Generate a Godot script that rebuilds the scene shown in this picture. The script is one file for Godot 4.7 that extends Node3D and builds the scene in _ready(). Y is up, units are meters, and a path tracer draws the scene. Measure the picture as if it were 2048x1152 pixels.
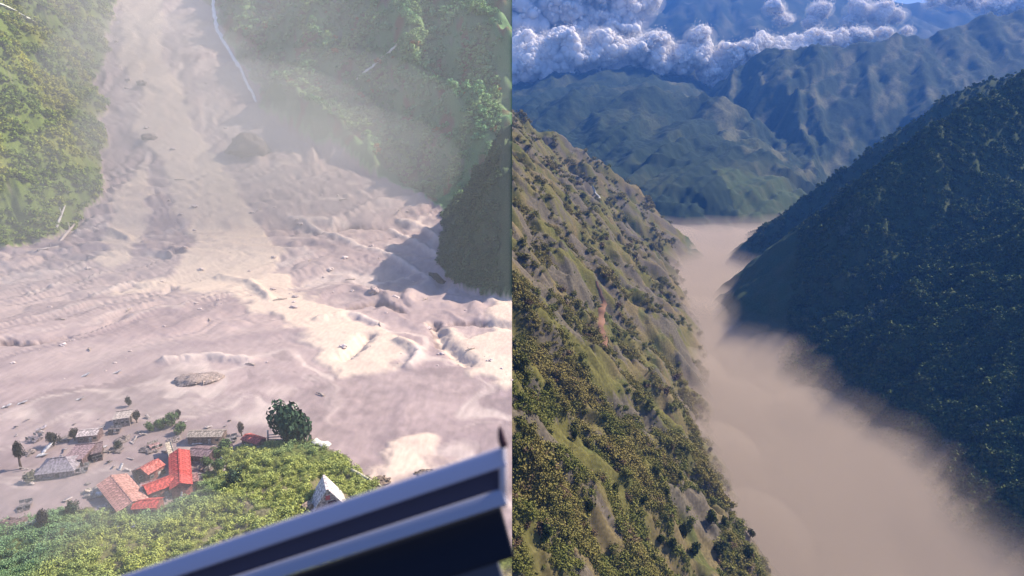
extends Node3D
# A flood-torn valley seen from a helicopter: on the left a mudslide comes down a gully onto a riverside
# hamlet on a shelf; beyond the shelf's edge a deep valley filled with brown dust winds away to far mountains.

const CAM_Y := 400.0
const FPX := 1235.0          # focal length in pixels of a 2048 x 1152 picture
const PITCH := -0.2955       # radians
const SHELF := 298.0         # level of the flooded shelf

var rng := RandomNumberGenerator.new()
var nz := {}
var mats := {}
var counts := {}

# ------------------------------------------------------------------ stage (camera, sky, sun)
func stage() -> void:
	var cam := Camera3D.new()
	cam.name = "camera"
	cam.position = Vector3(0, CAM_Y, 0)
	cam.rotation = Vector3(PITCH, 0, 0)
	cam.fov = 50.0
	cam.near = 0.1
	cam.far = 40000.0
	add_child(cam)
	cam.current = true
	var lens := CameraAttributesPhysical.new()
	lens.frustum_focal_length = 25.73
	lens.frustum_focus_distance = 350.0
	lens.frustum_near = 0.1
	lens.frustum_far = 40000.0
	lens.exposure_aperture = 1.7
	cam.attributes = lens
	cam.fov = 50.0
	var e := Environment.new()
	e.background_mode = Environment.BG_SKY
	var sm := ProceduralSkyMaterial.new()
	sm.sky_top_color = Color(0.36, 0.52, 0.80)
	sm.sky_horizon_color = Color(0.78, 0.84, 0.93)
	sm.ground_horizon_color = Color(0.5, 0.5, 0.5)
	sm.ground_bottom_color = Color(0.3, 0.3, 0.3)
	sm.sky_energy_multiplier = 0.8
	var sky := Sky.new()
	sky.sky_material = sm
	e.sky = sky
	e.tonemap_mode = Environment.TONE_MAPPER_LINEAR
	e.tonemap_exposure = 2.7
	e.fog_enabled = true
	e.fog_density = 0.00008
	e.fog_light_color = Color(0.38, 0.62, 1.0)
	e.volumetric_fog_enabled = true
	e.volumetric_fog_density = 0.0
	e.sdfgi_enabled = true
	e.ssao_enabled = true
	e.ssil_enabled = true
	var we := WorldEnvironment.new()
	we.name = "world_environment"
	we.environment = e
	add_child(we)
	var sun := DirectionalLight3D.new()
	sun.name = "sun"
	sun.light_energy = 1.45
	sun.light_color = Color(1.0, 0.95, 0.87)
	sun.light_angular_distance = 0.6
	sun.shadow_enabled = true
	add_child(sun)
	sun.look_at_from_position(Vector3(0.66, 0.63, -0.26), Vector3.ZERO, Vector3.FORWARD)

# ------------------------------------------------------------------ pixels to directions
func ray(px: float, py: float) -> Vector3:
	var a := (px - 1024.0) / FPX
	var b := (576.0 - py) / FPX
	var c := cos(PITCH)
	var s := sin(PITCH)
	return Vector3(a, b * c + s, b * s - c)

func at_depth(px: float, py: float, d: float) -> Vector3:
	var r := ray(px, py)
	return Vector3(0, CAM_Y, 0) + r * (d / -r.z)

func on_level(px: float, py: float, y: float) -> Vector3:
	var r := ray(px, py)
	return Vector3(0, CAM_Y, 0) + r * ((y - CAM_Y) / r.y)

func on_field(px: float, py: float, f: Callable, from := 80.0, upto := 1400.0, step := 2.0) -> Vector3:
	var r := ray(px, py)
	r = r / -r.z
	var d := from
	while d < upto:
		if CAM_Y + r.y * d < f.call(r.x * d, -d):
			var lo := d - step
			var hi := d
			for k in 8:
				var m := (lo + hi) * 0.5
				if CAM_Y + r.y * m < f.call(r.x * m, -m): hi = m
				else: lo = m
			return Vector3(r.x * hi, CAM_Y + r.y * hi, -hi)
		d += step
	return Vector3(r.x * upto, CAM_Y + r.y * upto, -upto)

func noise(key: String, seed_: int, freq: float, oct := 4, kind := FastNoiseLite.FRACTAL_FBM) -> FastNoiseLite:
	var n := FastNoiseLite.new()
	n.noise_type = FastNoiseLite.TYPE_SIMPLEX_SMOOTH
	n.seed = seed_
	n.frequency = freq
	n.fractal_type = kind
	n.fractal_octaves = oct
	nz[key] = n
	return n

# signed distance to a polyline in the xz plane: positive on the right of its direction
func sdist(line: PackedVector2Array, x: float, z: float) -> float:
	var best := 1e18
	var sgn := 1.0
	for i in line.size() - 1:
		var ax := line[i].x
		var ay := line[i].y
		var bx := line[i + 1].x - ax
		var by := line[i + 1].y - ay
		var qx := x - ax
		var qy := z - ay
		var t := clampf((qx * bx + qy * by) / (bx * bx + by * by), 0.0, 1.0)
		var ex := qx - bx * t
		var ey := qy - by * t
		var d := ex * ex + ey * ey
		if d < best - 1e-6:
			best = d
			sgn = 1.0 if bx * qy - by * qx > 0.0 else -1.0
	return sqrt(best) * sgn

# height of a ridge roof: highest of (crest - slope * distance) over the crest's segments
func roof(line: PackedVector3Array, slope: float, x: float, z: float) -> float:
	var best := -1e9
	for i in line.size() - 1:
		var a := line[i]
		var b := line[i + 1] - a
		var qx := x - a.x
		var qz := z - a.z
		var t := clampf((qx * b.x + qz * b.z) / (b.x * b.x + b.z * b.z), 0.0, 1.0)
		var ex := qx - b.x * t
		var ez := qz - b.z * t
		best = maxf(best, a.y + b.y * t - slope * sqrt(ex * ex + ez * ez))
	return best

# ------------------------------------------------------------------ the shelf: flood, gully and hills
var spur_foot: PackedVector2Array
var hill_foot: PackedVector2Array
var cliff_foot: PackedVector2Array
var shore: PackedVector2Array
var flows: Array = []
var swells: Array = []
var cuts: Array = []
var spur_out: PackedVector2Array
var hill_out: PackedVector2Array
var cliff_out: PackedVector2Array
var shore_out: PackedVector2Array

func shelf_floor(_x: float, z: float) -> float:
	var d := -z
	if d < 350.0: return SHELF
	if d < 440.0: return SHELF + 0.14 * (d - 350.0)
	return SHELF + 12.6 + 0.5 * (d - 440.0)

func flat(pts: Array) -> PackedVector2Array:
	var o := PackedVector2Array()
	for p in pts:
		var q := on_field(p[0], p[1], shelf_floor)
		o.append(Vector2(q.x, q.z))
	return o

func plan_shelf() -> void:
	spur_foot = flat([[-300, 530], [-60, 510], [50, 492], [160, 455], [212, 390], [205, 280], [198, 170], [232, 0], [250, -90]])
	hill_foot = flat([[1150, 500], [890, 425], [760, 350], [640, 300], [530, 235], [465, 120], [405, 0], [390, -90]])
	cliff_foot = flat([[1250, 660], [1020, 602], [905, 572], [874, 520], [884, 430], [930, 395], [1100, 340]])
	shore = flat([[-300, 1065], [50, 1040], [120, 1018], [220, 1020], [335, 1012], [420, 958], [455, 900], [560, 880], [640, 884], [700, 930], [775, 985], [900, 1060], [1200, 1150]])
	spur_out = closed(spur_foot, [Vector2(spur_foot[-1].x, -3000), Vector2(-3000, -3000), Vector2(-3000, spur_foot[0].y)])
	hill_out = closed(hill_foot, [Vector2(hill_foot[-1].x, -3000), Vector2(3000, -3000), Vector2(3000, hill_foot[0].y)])
	cliff_out = closed(cliff_foot, [Vector2(900, cliff_foot[-1].y), Vector2(900, cliff_foot[0].y)])
	shore_out = closed(shore, [Vector2(shore[-1].x, 300), Vector2(-900, 300), Vector2(-900, shore[0].y)])
	var tongues := [
		flat([[240, -60], [335, -60], [322, 110], [378, 195], [392, 260], [440, 320], [575, 505], [530, 560], [430, 590], [330, 575], [215, 590], [345, 545], [392, 492], [342, 395], [330, 330], [268, 262], [284, 185], [238, 130]]),
		flat([[292, 320], [218, 400], [190, 545], [260, 525], [300, 420]]),
		flat([[430, 560], [560, 545], [640, 600], [720, 640], [832, 700], [780, 748], [660, 756], [630, 690], [560, 640], [470, 600]]),
		flat([[985, 600], [1100, 580], [1100, 800], [960, 750], [880, 690], [870, 640], [930, 680], [980, 660]]),
		flat([[770, 875], [850, 885], [900, 930], [800, 950], [740, 990], [730, 930]]),
	]
	for t in tongues:
		var line: PackedVector2Array = t
		line.append(line[0])
		var bx := Rect2(line[0], Vector2.ZERO)
		for p in line: bx = bx.expand(p)
		flows.append([line, bx.grow(8.0)])

# positive inside the outline that the foot line and the far corners close
func inside(line: PackedVector2Array, outline: PackedVector2Array, x: float, z: float) -> float:
	var d := absf(sdist(line, x, z))
	return d if Geometry2D.is_point_in_polygon(Vector2(x, z), outline) else -d

func closed(line: PackedVector2Array, corners: Array) -> PackedVector2Array:
	var o := line.duplicate()
	for c in corners: o.append(c)
	return o

func swell_lines() -> void:
	for l in [[[600, 435], [690, 487], [780, 512], [862, 560]], [[780, 465], [830, 485], [880, 513]], [[800, 440], [850, 460], [884, 484]], [[575, 430], [620, 440], [690, 447]], [[190, 590], [260, 572], [340, 572]], [[440, 556], [500, 566], [540, 600]], [[60, 585], [140, 570], [225, 548]], [[640, 640], [700, 628], [760, 650]], [[330, 722], [420, 714], [500, 722]], [[980, 600], [1010, 585], [1040, 590]], [[820, 735], [840, 705], [800, 685]], [[150, 470], [210, 455], [260, 480]]]:
		swells.append(boxed(flat(l)))
	for l in [[[868, 640], [885, 685], [935, 725]], [[905, 640], [960, 640], [1030, 655]], [[690, 715], [720, 690], [735, 672]], [[640, 470], [700, 455], [770, 462]], [[0, 680], [60, 684], [130, 672]], [[700, 610], [750, 600], [800, 620]]]:
		cuts.append(boxed(flat(l)))

func boxed(l: PackedVector2Array) -> Array:
	var bx := Rect2(l[0], Vector2.ZERO)
	for p in l: bx = bx.expand(p)
	return [l, bx.grow(9.0)]

func near_line(lines: Array, x: float, z: float, w: float) -> float:
	var best := 0.0
	for l in lines:
		var bx: Rect2 = l[1]
		if not bx.has_point(Vector2(x, z)): continue
		var d: float = absf(sdist(l[0], x, z)) + nz.small.get_noise_2d(x * 2.0, z * 2.0) * w * 0.5
		if d < w * 2.2: best = maxf(best, exp(-d * d / (w * w)))
	return best

# noise drawn out along the way the mud moved: across the shelf on the left, down and right on the right
func smear(n: FastNoiseLite, x: float, z: float, stretch: float) -> float:
	var a := lerpf(-0.12, 0.85, smoothstep(-330.0, -60.0, x)) if z > -440.0 else lerpf(0.9, 1.25, smoothstep(-440.0, -520.0, z))
	if z > -440.0: a = lerpf(a, 0.9, smoothstep(-380.0, -440.0, z))
	var wx: float = x + nz.mid.get_noise_2d(x, z) * 22.0
	var wz: float = z + nz.mid.get_noise_2d(z, x) * 22.0
	return n.get_noise_2d((wx * cos(a) + wz * sin(a)) / stretch, -wx * sin(a) + wz * cos(a))

func spur_d(x: float, z: float) -> float:
	return inside(spur_foot, spur_out, x, z) + nz.mid.get_noise_2d(x, z) * 9.0

func hill_d(x: float, z: float) -> float:
	return inside(hill_foot, hill_out, x, z) + nz.mid.get_noise_2d(x + 300.0, z) * 12.0

func cliff_d(x: float, z: float) -> float:
	return inside(cliff_foot, cliff_out, x, z) + nz.mid.get_noise_2d(x, z + 700.0) * 4.0

func shore_d(x: float, z: float) -> float:
	return inside(shore, shore_out, x, z) + nz.small.get_noise_2d(x, z) * 4.0

func shelf_height(x: float, z: float) -> float:
	var h := shelf_floor(x, z)
	var ns := shore_d(x, z)
	var amount := clampf((-z - 215.0) / 120.0, 0.12, 1.0)
	# ridges of churned mud, drawn out along the way it flowed
	var fw := flow_at(x, z)
	amount *= lerpf(1.0, 0.4, fw)
	h += 0.7 * fw
	h += smear(nz.flow, x, z, 3.5) * 5.0 * amount + nz.small.get_noise_2d(x, z) * 0.7 * amount
	h += smear(nz.ripple, x, z, 4.0) * 0.5 * amount
	if -z > 175.0: h += near_line(swells, x, z, 2.6) * 2.4 - near_line(cuts, x, z, 3.2) * 3.5
	var sd := spur_d(x, z)
	if sd > 0.0:
		h += minf(sd * 1.15, 30.0 + sd * 0.75) + clampf(sd / 14.0, 0.0, 1.0) * (nz.rill.get_noise_2d(x * 0.8 + z * 0.5, z * 0.7 - x * 0.5) * 20.0 + nz.small.get_noise_2d(x, z) * 2.5)
	var hd := hill_d(x, z)
	if hd > 0.0:
		h += hd * 0.62 + clampf(hd / 18.0, 0.0, 1.0) * (nz.rill.get_noise_2d(x * 0.5 - z * 0.45 + 90.0, (z + x) * 0.2) * 34.0 + nz.small.get_noise_2d(x, z) * 2.5)
	var cd := cliff_d(x, z)
	if cd > 0.0:
		h = maxf(h, SHELF + minf(cd * 1.75, 62.0 + cd * 0.3) + nz.small.get_noise_2d(x * 1.5, z) * 2.5 + clampf(cd / 12.0, 0.0, 1.0) * nz.rill.get_noise_2d(x * 1.6, z * 1.6) * 16.0)
	if ns > 0.0:
		h += minf(ns * 0.25, 2.0 + ns * 0.10) + clampf(ns / 5.0, 0.0, 1.0) * nz.small.get_noise_2d(x * 1.3, z * 1.3) * 2.0
	return h

# how far inside a fresh flow, 0 to 1 over a few metres of its uneven edge
func flow_at(x: float, z: float) -> float:
	var p := Vector2(x + nz.mid.get_noise_2d(x * 2.0, z * 2.0) * 8.0 + nz.small.get_noise_2d(x, z) * 4.0, z + nz.mid.get_noise_2d(z * 2.0, x * 2.0) * 8.0)
	var best := 0.0
	for f in flows:
		var bx: Rect2 = f[1]
		if not bx.has_point(p): continue
		var d := absf(sdist(f[0], p.x, p.y))
		if not Geometry2D.is_point_in_polygon(p, f[0]): d = -d
		best = maxf(best, smoothstep(-2.0, 3.0, d))
	return best

# 0 flood mud, 1 fresh mudflow, 2 hillside, 3 cliff, 4 near bank
func shelf_zone(x: float, z: float) -> int:
	if cliff_d(x, z) > 0.5: return 3
	if spur_d(x, z) > 1.5 or hill_d(x, z) > 3.0: return 2
	if shore_d(x, z) > 0.3: return 4
	return 1 if flow_at(x, z) > 0.5 else 0

func shelf_color(x: float, z: float, zone: int) -> Color:
	var a: float = nz.patch.get_noise_2d(x, z)
	var b: float = nz.small.get_noise_2d(x * 1.7, z * 1.7)
	var s: float = nz.streak.get_noise_2d(x + 0.5 * z, z * 0.35)
	match zone:
		0, 1:
			var c := Color(0.405, 0.308, 0.285).lerp(Color(0.315, 0.238, 0.23), clampf(smear(nz.patch, x, z, 3.0) * 1.8 + 0.4, 0, 1))
			if -z < 212.0 + smear(nz.patch, x, z, 2.0) * 70.0: c = c.lerp(Color(0.255, 0.195, 0.187), clampf(0.55 + a + b * 0.6, 0, 1))
			if near_line(cuts, x, z, 3.0) > 0.4: c = Color(0.24, 0.175, 0.16)
			c = c.lerp(Color(0.60, 0.485, 0.42), maxf(clampf(smear(nz.streak, x, z, 5.0) * 2.2 - 0.45, 0, 0.6), near_line(swells, x, z, 2.0) * 0.95))
			return c.lerp(Color(0.62, 0.485, 0.38).lerp(Color(0.54, 0.415, 0.335), clampf(smear(nz.streak, x, z, 5.0) * 1.6 + b * 0.6 + 0.1, 0, 1)), flow_at(x, z))
		2:
			var left := x < -180.0 and spur_d(x, z) > 0.0
			var c2 := Color(0.20, 0.27, 0.055) if left else Color(0.20, 0.35, 0.14)
			c2 = c2.lerp(Color(0.31, 0.33, 0.08) if left else Color(0.25, 0.33, 0.15), clampf(a * 2.0 + 0.1, 0, 1))
			if not left and nz.patch.get_noise_2d(x * 1.4 + 500.0, z * 1.4) > 0.28: c2 = Color(0.28, 0.19, 0.10)
			return c2.lerp(Color(0.30, 0.25, 0.20), clampf(b * 2.0 - 0.5, 0, 0.7))
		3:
			return Color(0.11, 0.16, 0.075).lerp(Color(0.16, 0.18, 0.09), clampf(b, 0, 1))  # shade of the steep face partly put into this darker green
	return Color(0.17, 0.19, 0.06).lerp(Color(0.28, 0.23, 0.15), clampf(a * 1.8 + b * 0.7, 0, 1))

# ------------------------------------------------------------------ the deep valley
var bank_l := PackedVector2Array([Vector2(190, -60), Vector2(225, -300), Vector2(236, -446), Vector2(243, -650), Vector2(332, -960), Vector2(378, -1250), Vector2(441, -1681), Vector2(455, -1800), Vector2(330, -2080), Vector2(-700, -2350)])
var bank_r := PackedVector2Array([Vector2(480, -60), Vector2(445, -380), Vector2(408, -490), Vector2(438, -620), Vector2(405, -735), Vector2(395, -860), Vector2(520, -1120), Vector2(560, -1227), Vector2(552, -1440), Vector2(690, -1815), Vector2(1000, -2150), Vector2(3000, -2600)])
var ridges: Array = []

func crest(pts: Array) -> PackedVector3Array:
	var o := PackedVector3Array()
	for p in pts: o.append(at_depth(p[0], p[1], p[2]))
	return o

func plan_valley() -> void:
	ridges = [
		[crest([[1478, 505, 1500], [1570, 425, 1500], [1700, 335, 1510], [1900, 195, 1560], [2048, 145, 1620], [2400, 40, 1800]]), 1.05],
		[crest([[1548, 660, 985], [1590, 575, 1000], [1640, 510, 1020], [1750, 380, 1060], [1850, 270, 1110], [2048, 150, 1200], [2400, 60, 1350]]), 1.05],
		[crest([[1835, 935, 640], [1900, 880, 655], [1980, 800, 680], [2060, 740, 705], [2400, 520, 800]]), 0.95],
		[crest([[900, 225, 1650], [1030, 238, 1640], [1130, 285, 1640], [1250, 372, 1640], [1330, 465, 1650]]), 0.85],
		[crest([[800, 280, 3300], [1028, 236, 3300], [1130, 200, 3250], [1260, 190, 3200], [1400, 200, 3200], [1480, 225, 3100], [1510, 260, 2950]]), 0.50],
		[crest([[1440, 190, 3900], [1530, 128, 3900], [1600, 108, 3800], [1720, 95, 3800], [1830, 70, 3900], [2048, 25, 4100], [2500, -60, 4600]]), 0.55],
		[crest([[1600, 120, 3800], [1600, 190, 3300], [1550, 300, 2900], [1500, 425, 2500]]), 0.75],
		[crest([[1720, 110, 3800], [1740, 180, 3300], [1770, 290, 2900], [1700, 420, 2500]]), 0.75],
		[crest([[1830, 90, 3900], [1850, 170, 3300], [1870, 240, 2900]]), 0.75],
		[crest([[900, 90, 9000], [1040, 62, 9000], [1100, 40, 9000], [1160, 38, 9000], [1200, 5, 9000], [1250, 80, 9000]]), 0.5],
		[crest([[1230, 95, 8000], [1290, 45, 8000], [1350, -10, 8000], [1450, -70, 8000], [1600, -50, 8000], [1700, -20, 8000], [1800, 15, 8000], [1900, -5, 8000], [2200, -120, 8000]]), 0.55],
	]
	for r in ridges:
		var bx := Rect2(r[0][0].x, r[0][0].z, 0, 0)
		var top := -1e9
		for p in r[0]:
			bx = bx.expand(Vector2(p.x, p.z))
			top = maxf(top, p.y)
		r.append(bx)
		r.append(top)

func valley_height(x: float, z: float) -> float:
	var h := -14.0
	var w: float = nz.vmid.get_noise_2d(x, z)
	if z > -2400.0:
		var dl := -sdist(bank_l, x, z) + w * 16.0
		if dl > -14.0: h = maxf(h, lerpf(1.0, 0.8, clampf((-z - 500.0) / 1100.0, 0, 1)) * dl)
		var dr := sdist(bank_r, x, z) + w * 14.0
		if dr > -14.0 and z > -2400.0: h = maxf(h, minf(0.75 * dr, 230.0))
	var df := -z - 1850.0 - 0.0014 * (x - 610.0) * (x - 610.0) + w * 40.0
	if df > 0.0: h = maxf(h, minf(df * 0.6, 70.0 + df * 0.22))
	var reach := clampf((h + 14.0) / 80.0, 0.0, 1.0)
	var rough := 1.0 + clampf((-z - 1500.0) / 1500.0, 0.0, 2.5)
	for r in ridges:
		var bx: Rect2 = r[2]
		var gx := maxf(maxf(bx.position.x - x, x - bx.end.x), 0.0)
		var gz := maxf(maxf(bx.position.y - z, z - bx.end.y), 0.0)
		if r[3] - r[1] * maxf(gx, gz) < h: continue
		var q := roof(r[0], r[1], x, z)
		if q > h:
			reach = maxf(reach, 0.6)
			h = q
	if h > -10.0:
		h += reach * ((0.35 - absf(nz.vridge.get_noise_2d((x + 0.35 * z * (rough - 1.0)) / rough, z / rough))) * 60.0 * rough * 0.62 + nz.vmid.get_noise_2d(x * 2.3, z * 2.3) * 9.0)
		if z > -2000.0 and x < 620.0: h += reach * (0.28 - absf(nz.vridge.get_noise_2d(x * 0.45 + 700.0, z * 1.5))) * 48.0
		elif z < -2300.0: h += reach * (0.3 - absf(nz.vridge.get_noise_2d(x * 0.26 + z * 0.07, z * 0.10 + 333.0))) * (90.0 + 110.0 * smoothstep(900.0, 1400.0, x))
		h += nz.vsmall.get_noise_2d(x, z) * 3.0 * minf(1.0, reach + 0.2)
	return h

func valley_color(x: float, z: float, h: float, up: float) -> Color:
	var a: float = nz.patch.get_noise_2d(x * 0.4, z * 0.4)
	var b: float = nz.vsmall.get_noise_2d(x, z)
	var dl := -sdist(bank_l, x, z)
	if dl > -30.0 and z > -2300.0 and x < 620.0 and sdist(bank_r, x, z) < -40.0 or (dl > 0.0 and z > -2200.0):
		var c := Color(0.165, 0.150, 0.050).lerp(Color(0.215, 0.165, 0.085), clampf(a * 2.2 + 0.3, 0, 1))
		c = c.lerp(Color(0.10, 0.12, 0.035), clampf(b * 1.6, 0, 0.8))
		var rock: float = nz.vmid.get_noise_2d(x * 1.2 + 900.0, z * 3.5) + b * 0.25
		if rock > 0.06: c = c.lerp(Color(0.17, 0.142, 0.112), 0.85)   # ribs of bare rock
		return c
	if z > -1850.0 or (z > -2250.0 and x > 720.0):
		return Color(0.085, 0.11, 0.045).lerp(Color(0.12, 0.125, 0.055), clampf(b + a, 0, 1))  # spur ground: part of the slope shade is in this darker tone
	var lit_patch: float = nz.patch.get_noise_2d(x * 0.13 + 40.0, z * 0.13)
	var c3 := Color(0.036, 0.056, 0.034).lerp(Color(0.075, 0.09, 0.045), clampf(lit_patch * 2.0 + b * 0.5, 0, 1))  # sunlit parts of the far slopes painted in as lighter patches
	if x > 900.0: c3 = c3.lerp(Color(0.19, 0.18, 0.10), clampf(nz.patch.get_noise_2d(x * 0.3 + z * 0.2, z * 0.12) * 2.5 - 0.1, 0, 0.7))  # sunlight on the right massif's crags, put into paler patches
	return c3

# ------------------------------------------------------------------ helpers for nodes
func numbered(called: String) -> String:
	var n: int = counts.get(called, 0)
	counts[called] = n + 1
	return called if n == 0 else "%s_%03d" % [called, n]

func meta(o: Node, label := "", category := "", group := "", kind := "") -> Node:
	if label: o.set_meta("label", label)
	if category: o.set_meta("category", category)
	if group: o.set_meta("group", group)
	if kind: o.set_meta("kind", kind)
	return o

func thing(called: String, label: String, category: String, where: Vector3, turn := 0.0, group := "") -> Node3D:
	var o := Node3D.new()
	o.name = numbered(called)
	add_child(o)
	o.position = where
	o.rotation.y = turn
	meta(o, label, category, group)
	return o

func part(called: String, mesh: Mesh, m: Material, parent: Node, where := Transform3D.IDENTITY) -> MeshInstance3D:
	var o := MeshInstance3D.new()
	o.name = called if parent != self else numbered(called)
	o.mesh = mesh
	o.material_override = m
	o.transform = where
	parent.add_child(o, true)
	return o

func noise_image(seed_: int, freq: float, lo: float, hi: float, size := 512, oct := 5, sx := 1) -> ImageTexture:
	var n := FastNoiseLite.new()
	n.seed = seed_
	n.frequency = freq
	n.noise_type = FastNoiseLite.TYPE_SIMPLEX_SMOOTH
	n.fractal_octaves = oct
	var im := n.get_seamless_image(size, size)
	im.convert(Image.FORMAT_RGB8)
	for y in size:
		for x in size:
			var v := lerpf(lo, hi, im.get_pixel(x, y).r)
			im.set_pixel(x, y, Color(v, v, v))
	return ImageTexture.create_from_image(im)

func ground_mat(key: String, tex: Texture2D, scale: Vector3, rough := 1.0, bump := 0.0) -> StandardMaterial3D:
	var m := StandardMaterial3D.new()
	m.resource_name = key
	m.vertex_color_use_as_albedo = true
	m.albedo_texture = tex
	m.uv1_triplanar = true
	m.uv1_world_triplanar = true
	m.uv1_scale = scale
	m.roughness = rough
	m.metallic_specular = 0.2
	if bump > 0.0:
		m.heightmap_enabled = true
		m.heightmap_texture = tex
		m.heightmap_scale = bump
	mats[key] = m
	return m

func plain_mat(key: String, c: Color, rough := 0.8) -> StandardMaterial3D:
	if mats.has(key): return mats[key]
	var m := StandardMaterial3D.new()
	m.resource_name = key
	m.albedo_color = c.linear_to_srgb()
	m.roughness = rough
	m.metallic_specular = 0.3
	mats[key] = m
	return m

# a grid of points, cut into one mesh for each zone
func sheet(rows: int, cols: int, pts: PackedVector3Array, cols_: PackedColorArray, zone: PackedInt32Array, zones: int) -> Array:
	var nrm := PackedVector3Array()
	nrm.resize(pts.size())
	for i in rows:
		for j in cols:
			var k := i * cols + j
			var dx := pts[k + (1 if j < cols - 1 else 0)] - pts[k - (1 if j > 0 else 0)]
			var dz := pts[k + (cols if i < rows - 1 else 0)] - pts[k - (cols if i > 0 else 0)]
			var n := dx.cross(dz).normalized()
			nrm[k] = n if n.y > 0.0 else -n
	var out := []
	for zn in zones:
		var map := PackedInt32Array()
		map.resize(pts.size())
		map.fill(-1)
		var v := PackedVector3Array()
		var nn := PackedVector3Array()
		var cc := PackedColorArray()
		var ix := PackedInt32Array()
		for i in rows - 1:
			for j in cols - 1:
				var k := i * cols + j
				if zone[k] != zn: continue
				for q in [k, k + cols, k + 1, k + 1, k + cols, k + cols + 1]:
					if map[q] < 0:
						map[q] = v.size()
						v.append(pts[q]); nn.append(nrm[q]); cc.append(cols_[q])
					ix.append(map[q])
		if v.is_empty():
			out.append(null)
			continue
		var am := ArrayMesh.new()
		var arr := []
		arr.resize(Mesh.ARRAY_MAX)
		arr[Mesh.ARRAY_VERTEX] = v
		arr[Mesh.ARRAY_NORMAL] = nn
		arr[Mesh.ARRAY_COLOR] = cc
		arr[Mesh.ARRAY_INDEX] = ix
		am.add_surface_from_arrays(Mesh.PRIMITIVE_TRIANGLES, arr)
		out.append(am)
	return out

func build_shelf() -> void:
	var rows := 330
	var cols := 330
	var pts := PackedVector3Array()
	var cc := PackedColorArray()
	var zn := PackedInt32Array()
	for i in rows:
		var d := 88.0 * pow(1080.0 / 88.0, i / (rows - 1.0))
		for j in cols:
			var x := -d * 1.12 * (1.0 - j / (cols - 1.0))
			var z := -d
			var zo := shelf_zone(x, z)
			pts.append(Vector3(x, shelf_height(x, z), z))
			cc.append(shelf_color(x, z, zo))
			zn.append(zo)
	var m := sheet(rows, cols, pts, cc, zn, 5)
	var names := ["flood_mud", "mudflow", "hillside", "shaded_hillside", "river_bank"]
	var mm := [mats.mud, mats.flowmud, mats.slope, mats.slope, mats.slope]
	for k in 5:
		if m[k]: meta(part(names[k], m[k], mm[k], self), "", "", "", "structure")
	# the shelf's own edge: a sheer earth face down to the deep valley
	var st := SurfaceTool.new()
	st.begin(Mesh.PRIMITIVE_TRIANGLES)
	for i in rows - 1:
		var a := pts[i * cols + cols - 1]
		var b := pts[(i + 1) * cols + cols - 1]
		var a0 := Vector3(a.x, 60, a.z)
		var b0 := Vector3(b.x, 60, b.z)
		for p in [a, a0, b, b, a0, b0]:
			st.set_color(Color(0.2, 0.16, 0.12))
			st.set_normal(Vector3.RIGHT)
			st.add_vertex(p)
	meta(part("earth_face", st.commit(), mats.slope, self), "", "", "", "structure")

func build_valley() -> void:
	var sets := [[470, 420, 110.0, 2450.0, -0.14, 1.25], [200, 300, 2400.0, 5800.0, -0.12, 1.2], [70, 160, 5600.0, 11000.0, -0.12, 1.2]]
	var names := ["valley_terrain", "mountain_terrain", "mountain_terrain"]
	for s in 3:
		var rows: int = sets[s][0]
		var cols: int = sets[s][1]
		var pts := PackedVector3Array()
		var cc := PackedColorArray()
		var zn := PackedInt32Array()
		for i in rows:
			var d: float = sets[s][2] * pow(sets[s][3] / sets[s][2], i / (rows - 1.0))
			for j in cols:
				var x: float = d * lerpf(sets[s][4], sets[s][5], j / (cols - 1.0))
				pts.append(Vector3(x, valley_height(x, -d), -d))
		for i in rows:
			for j in cols:
				var k := i * cols + j
				var dx := pts[k + (1 if j < cols - 1 else 0)] - pts[k - (1 if j > 0 else 0)]
				var dz := pts[k + (cols if i < rows - 1 else 0)] - pts[k - (cols if i > 0 else 0)]
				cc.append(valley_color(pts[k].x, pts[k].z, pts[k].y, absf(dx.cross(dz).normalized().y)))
				zn.append(0)
		var m := sheet(rows, cols, pts, cc, zn, 1)
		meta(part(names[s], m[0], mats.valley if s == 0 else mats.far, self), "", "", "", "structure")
	# the flooded river under the dust
	var pm := PlaneMesh.new()
	pm.size = Vector2(1500, 2700)
	meta(part("river", pm, plain_mat("river_mud", Color(0.42, 0.30, 0.215), 0.9), self, Transform3D(Basis.IDENTITY, Vector3(620, 0, -1400))), "", "", "", "structure")

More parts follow.
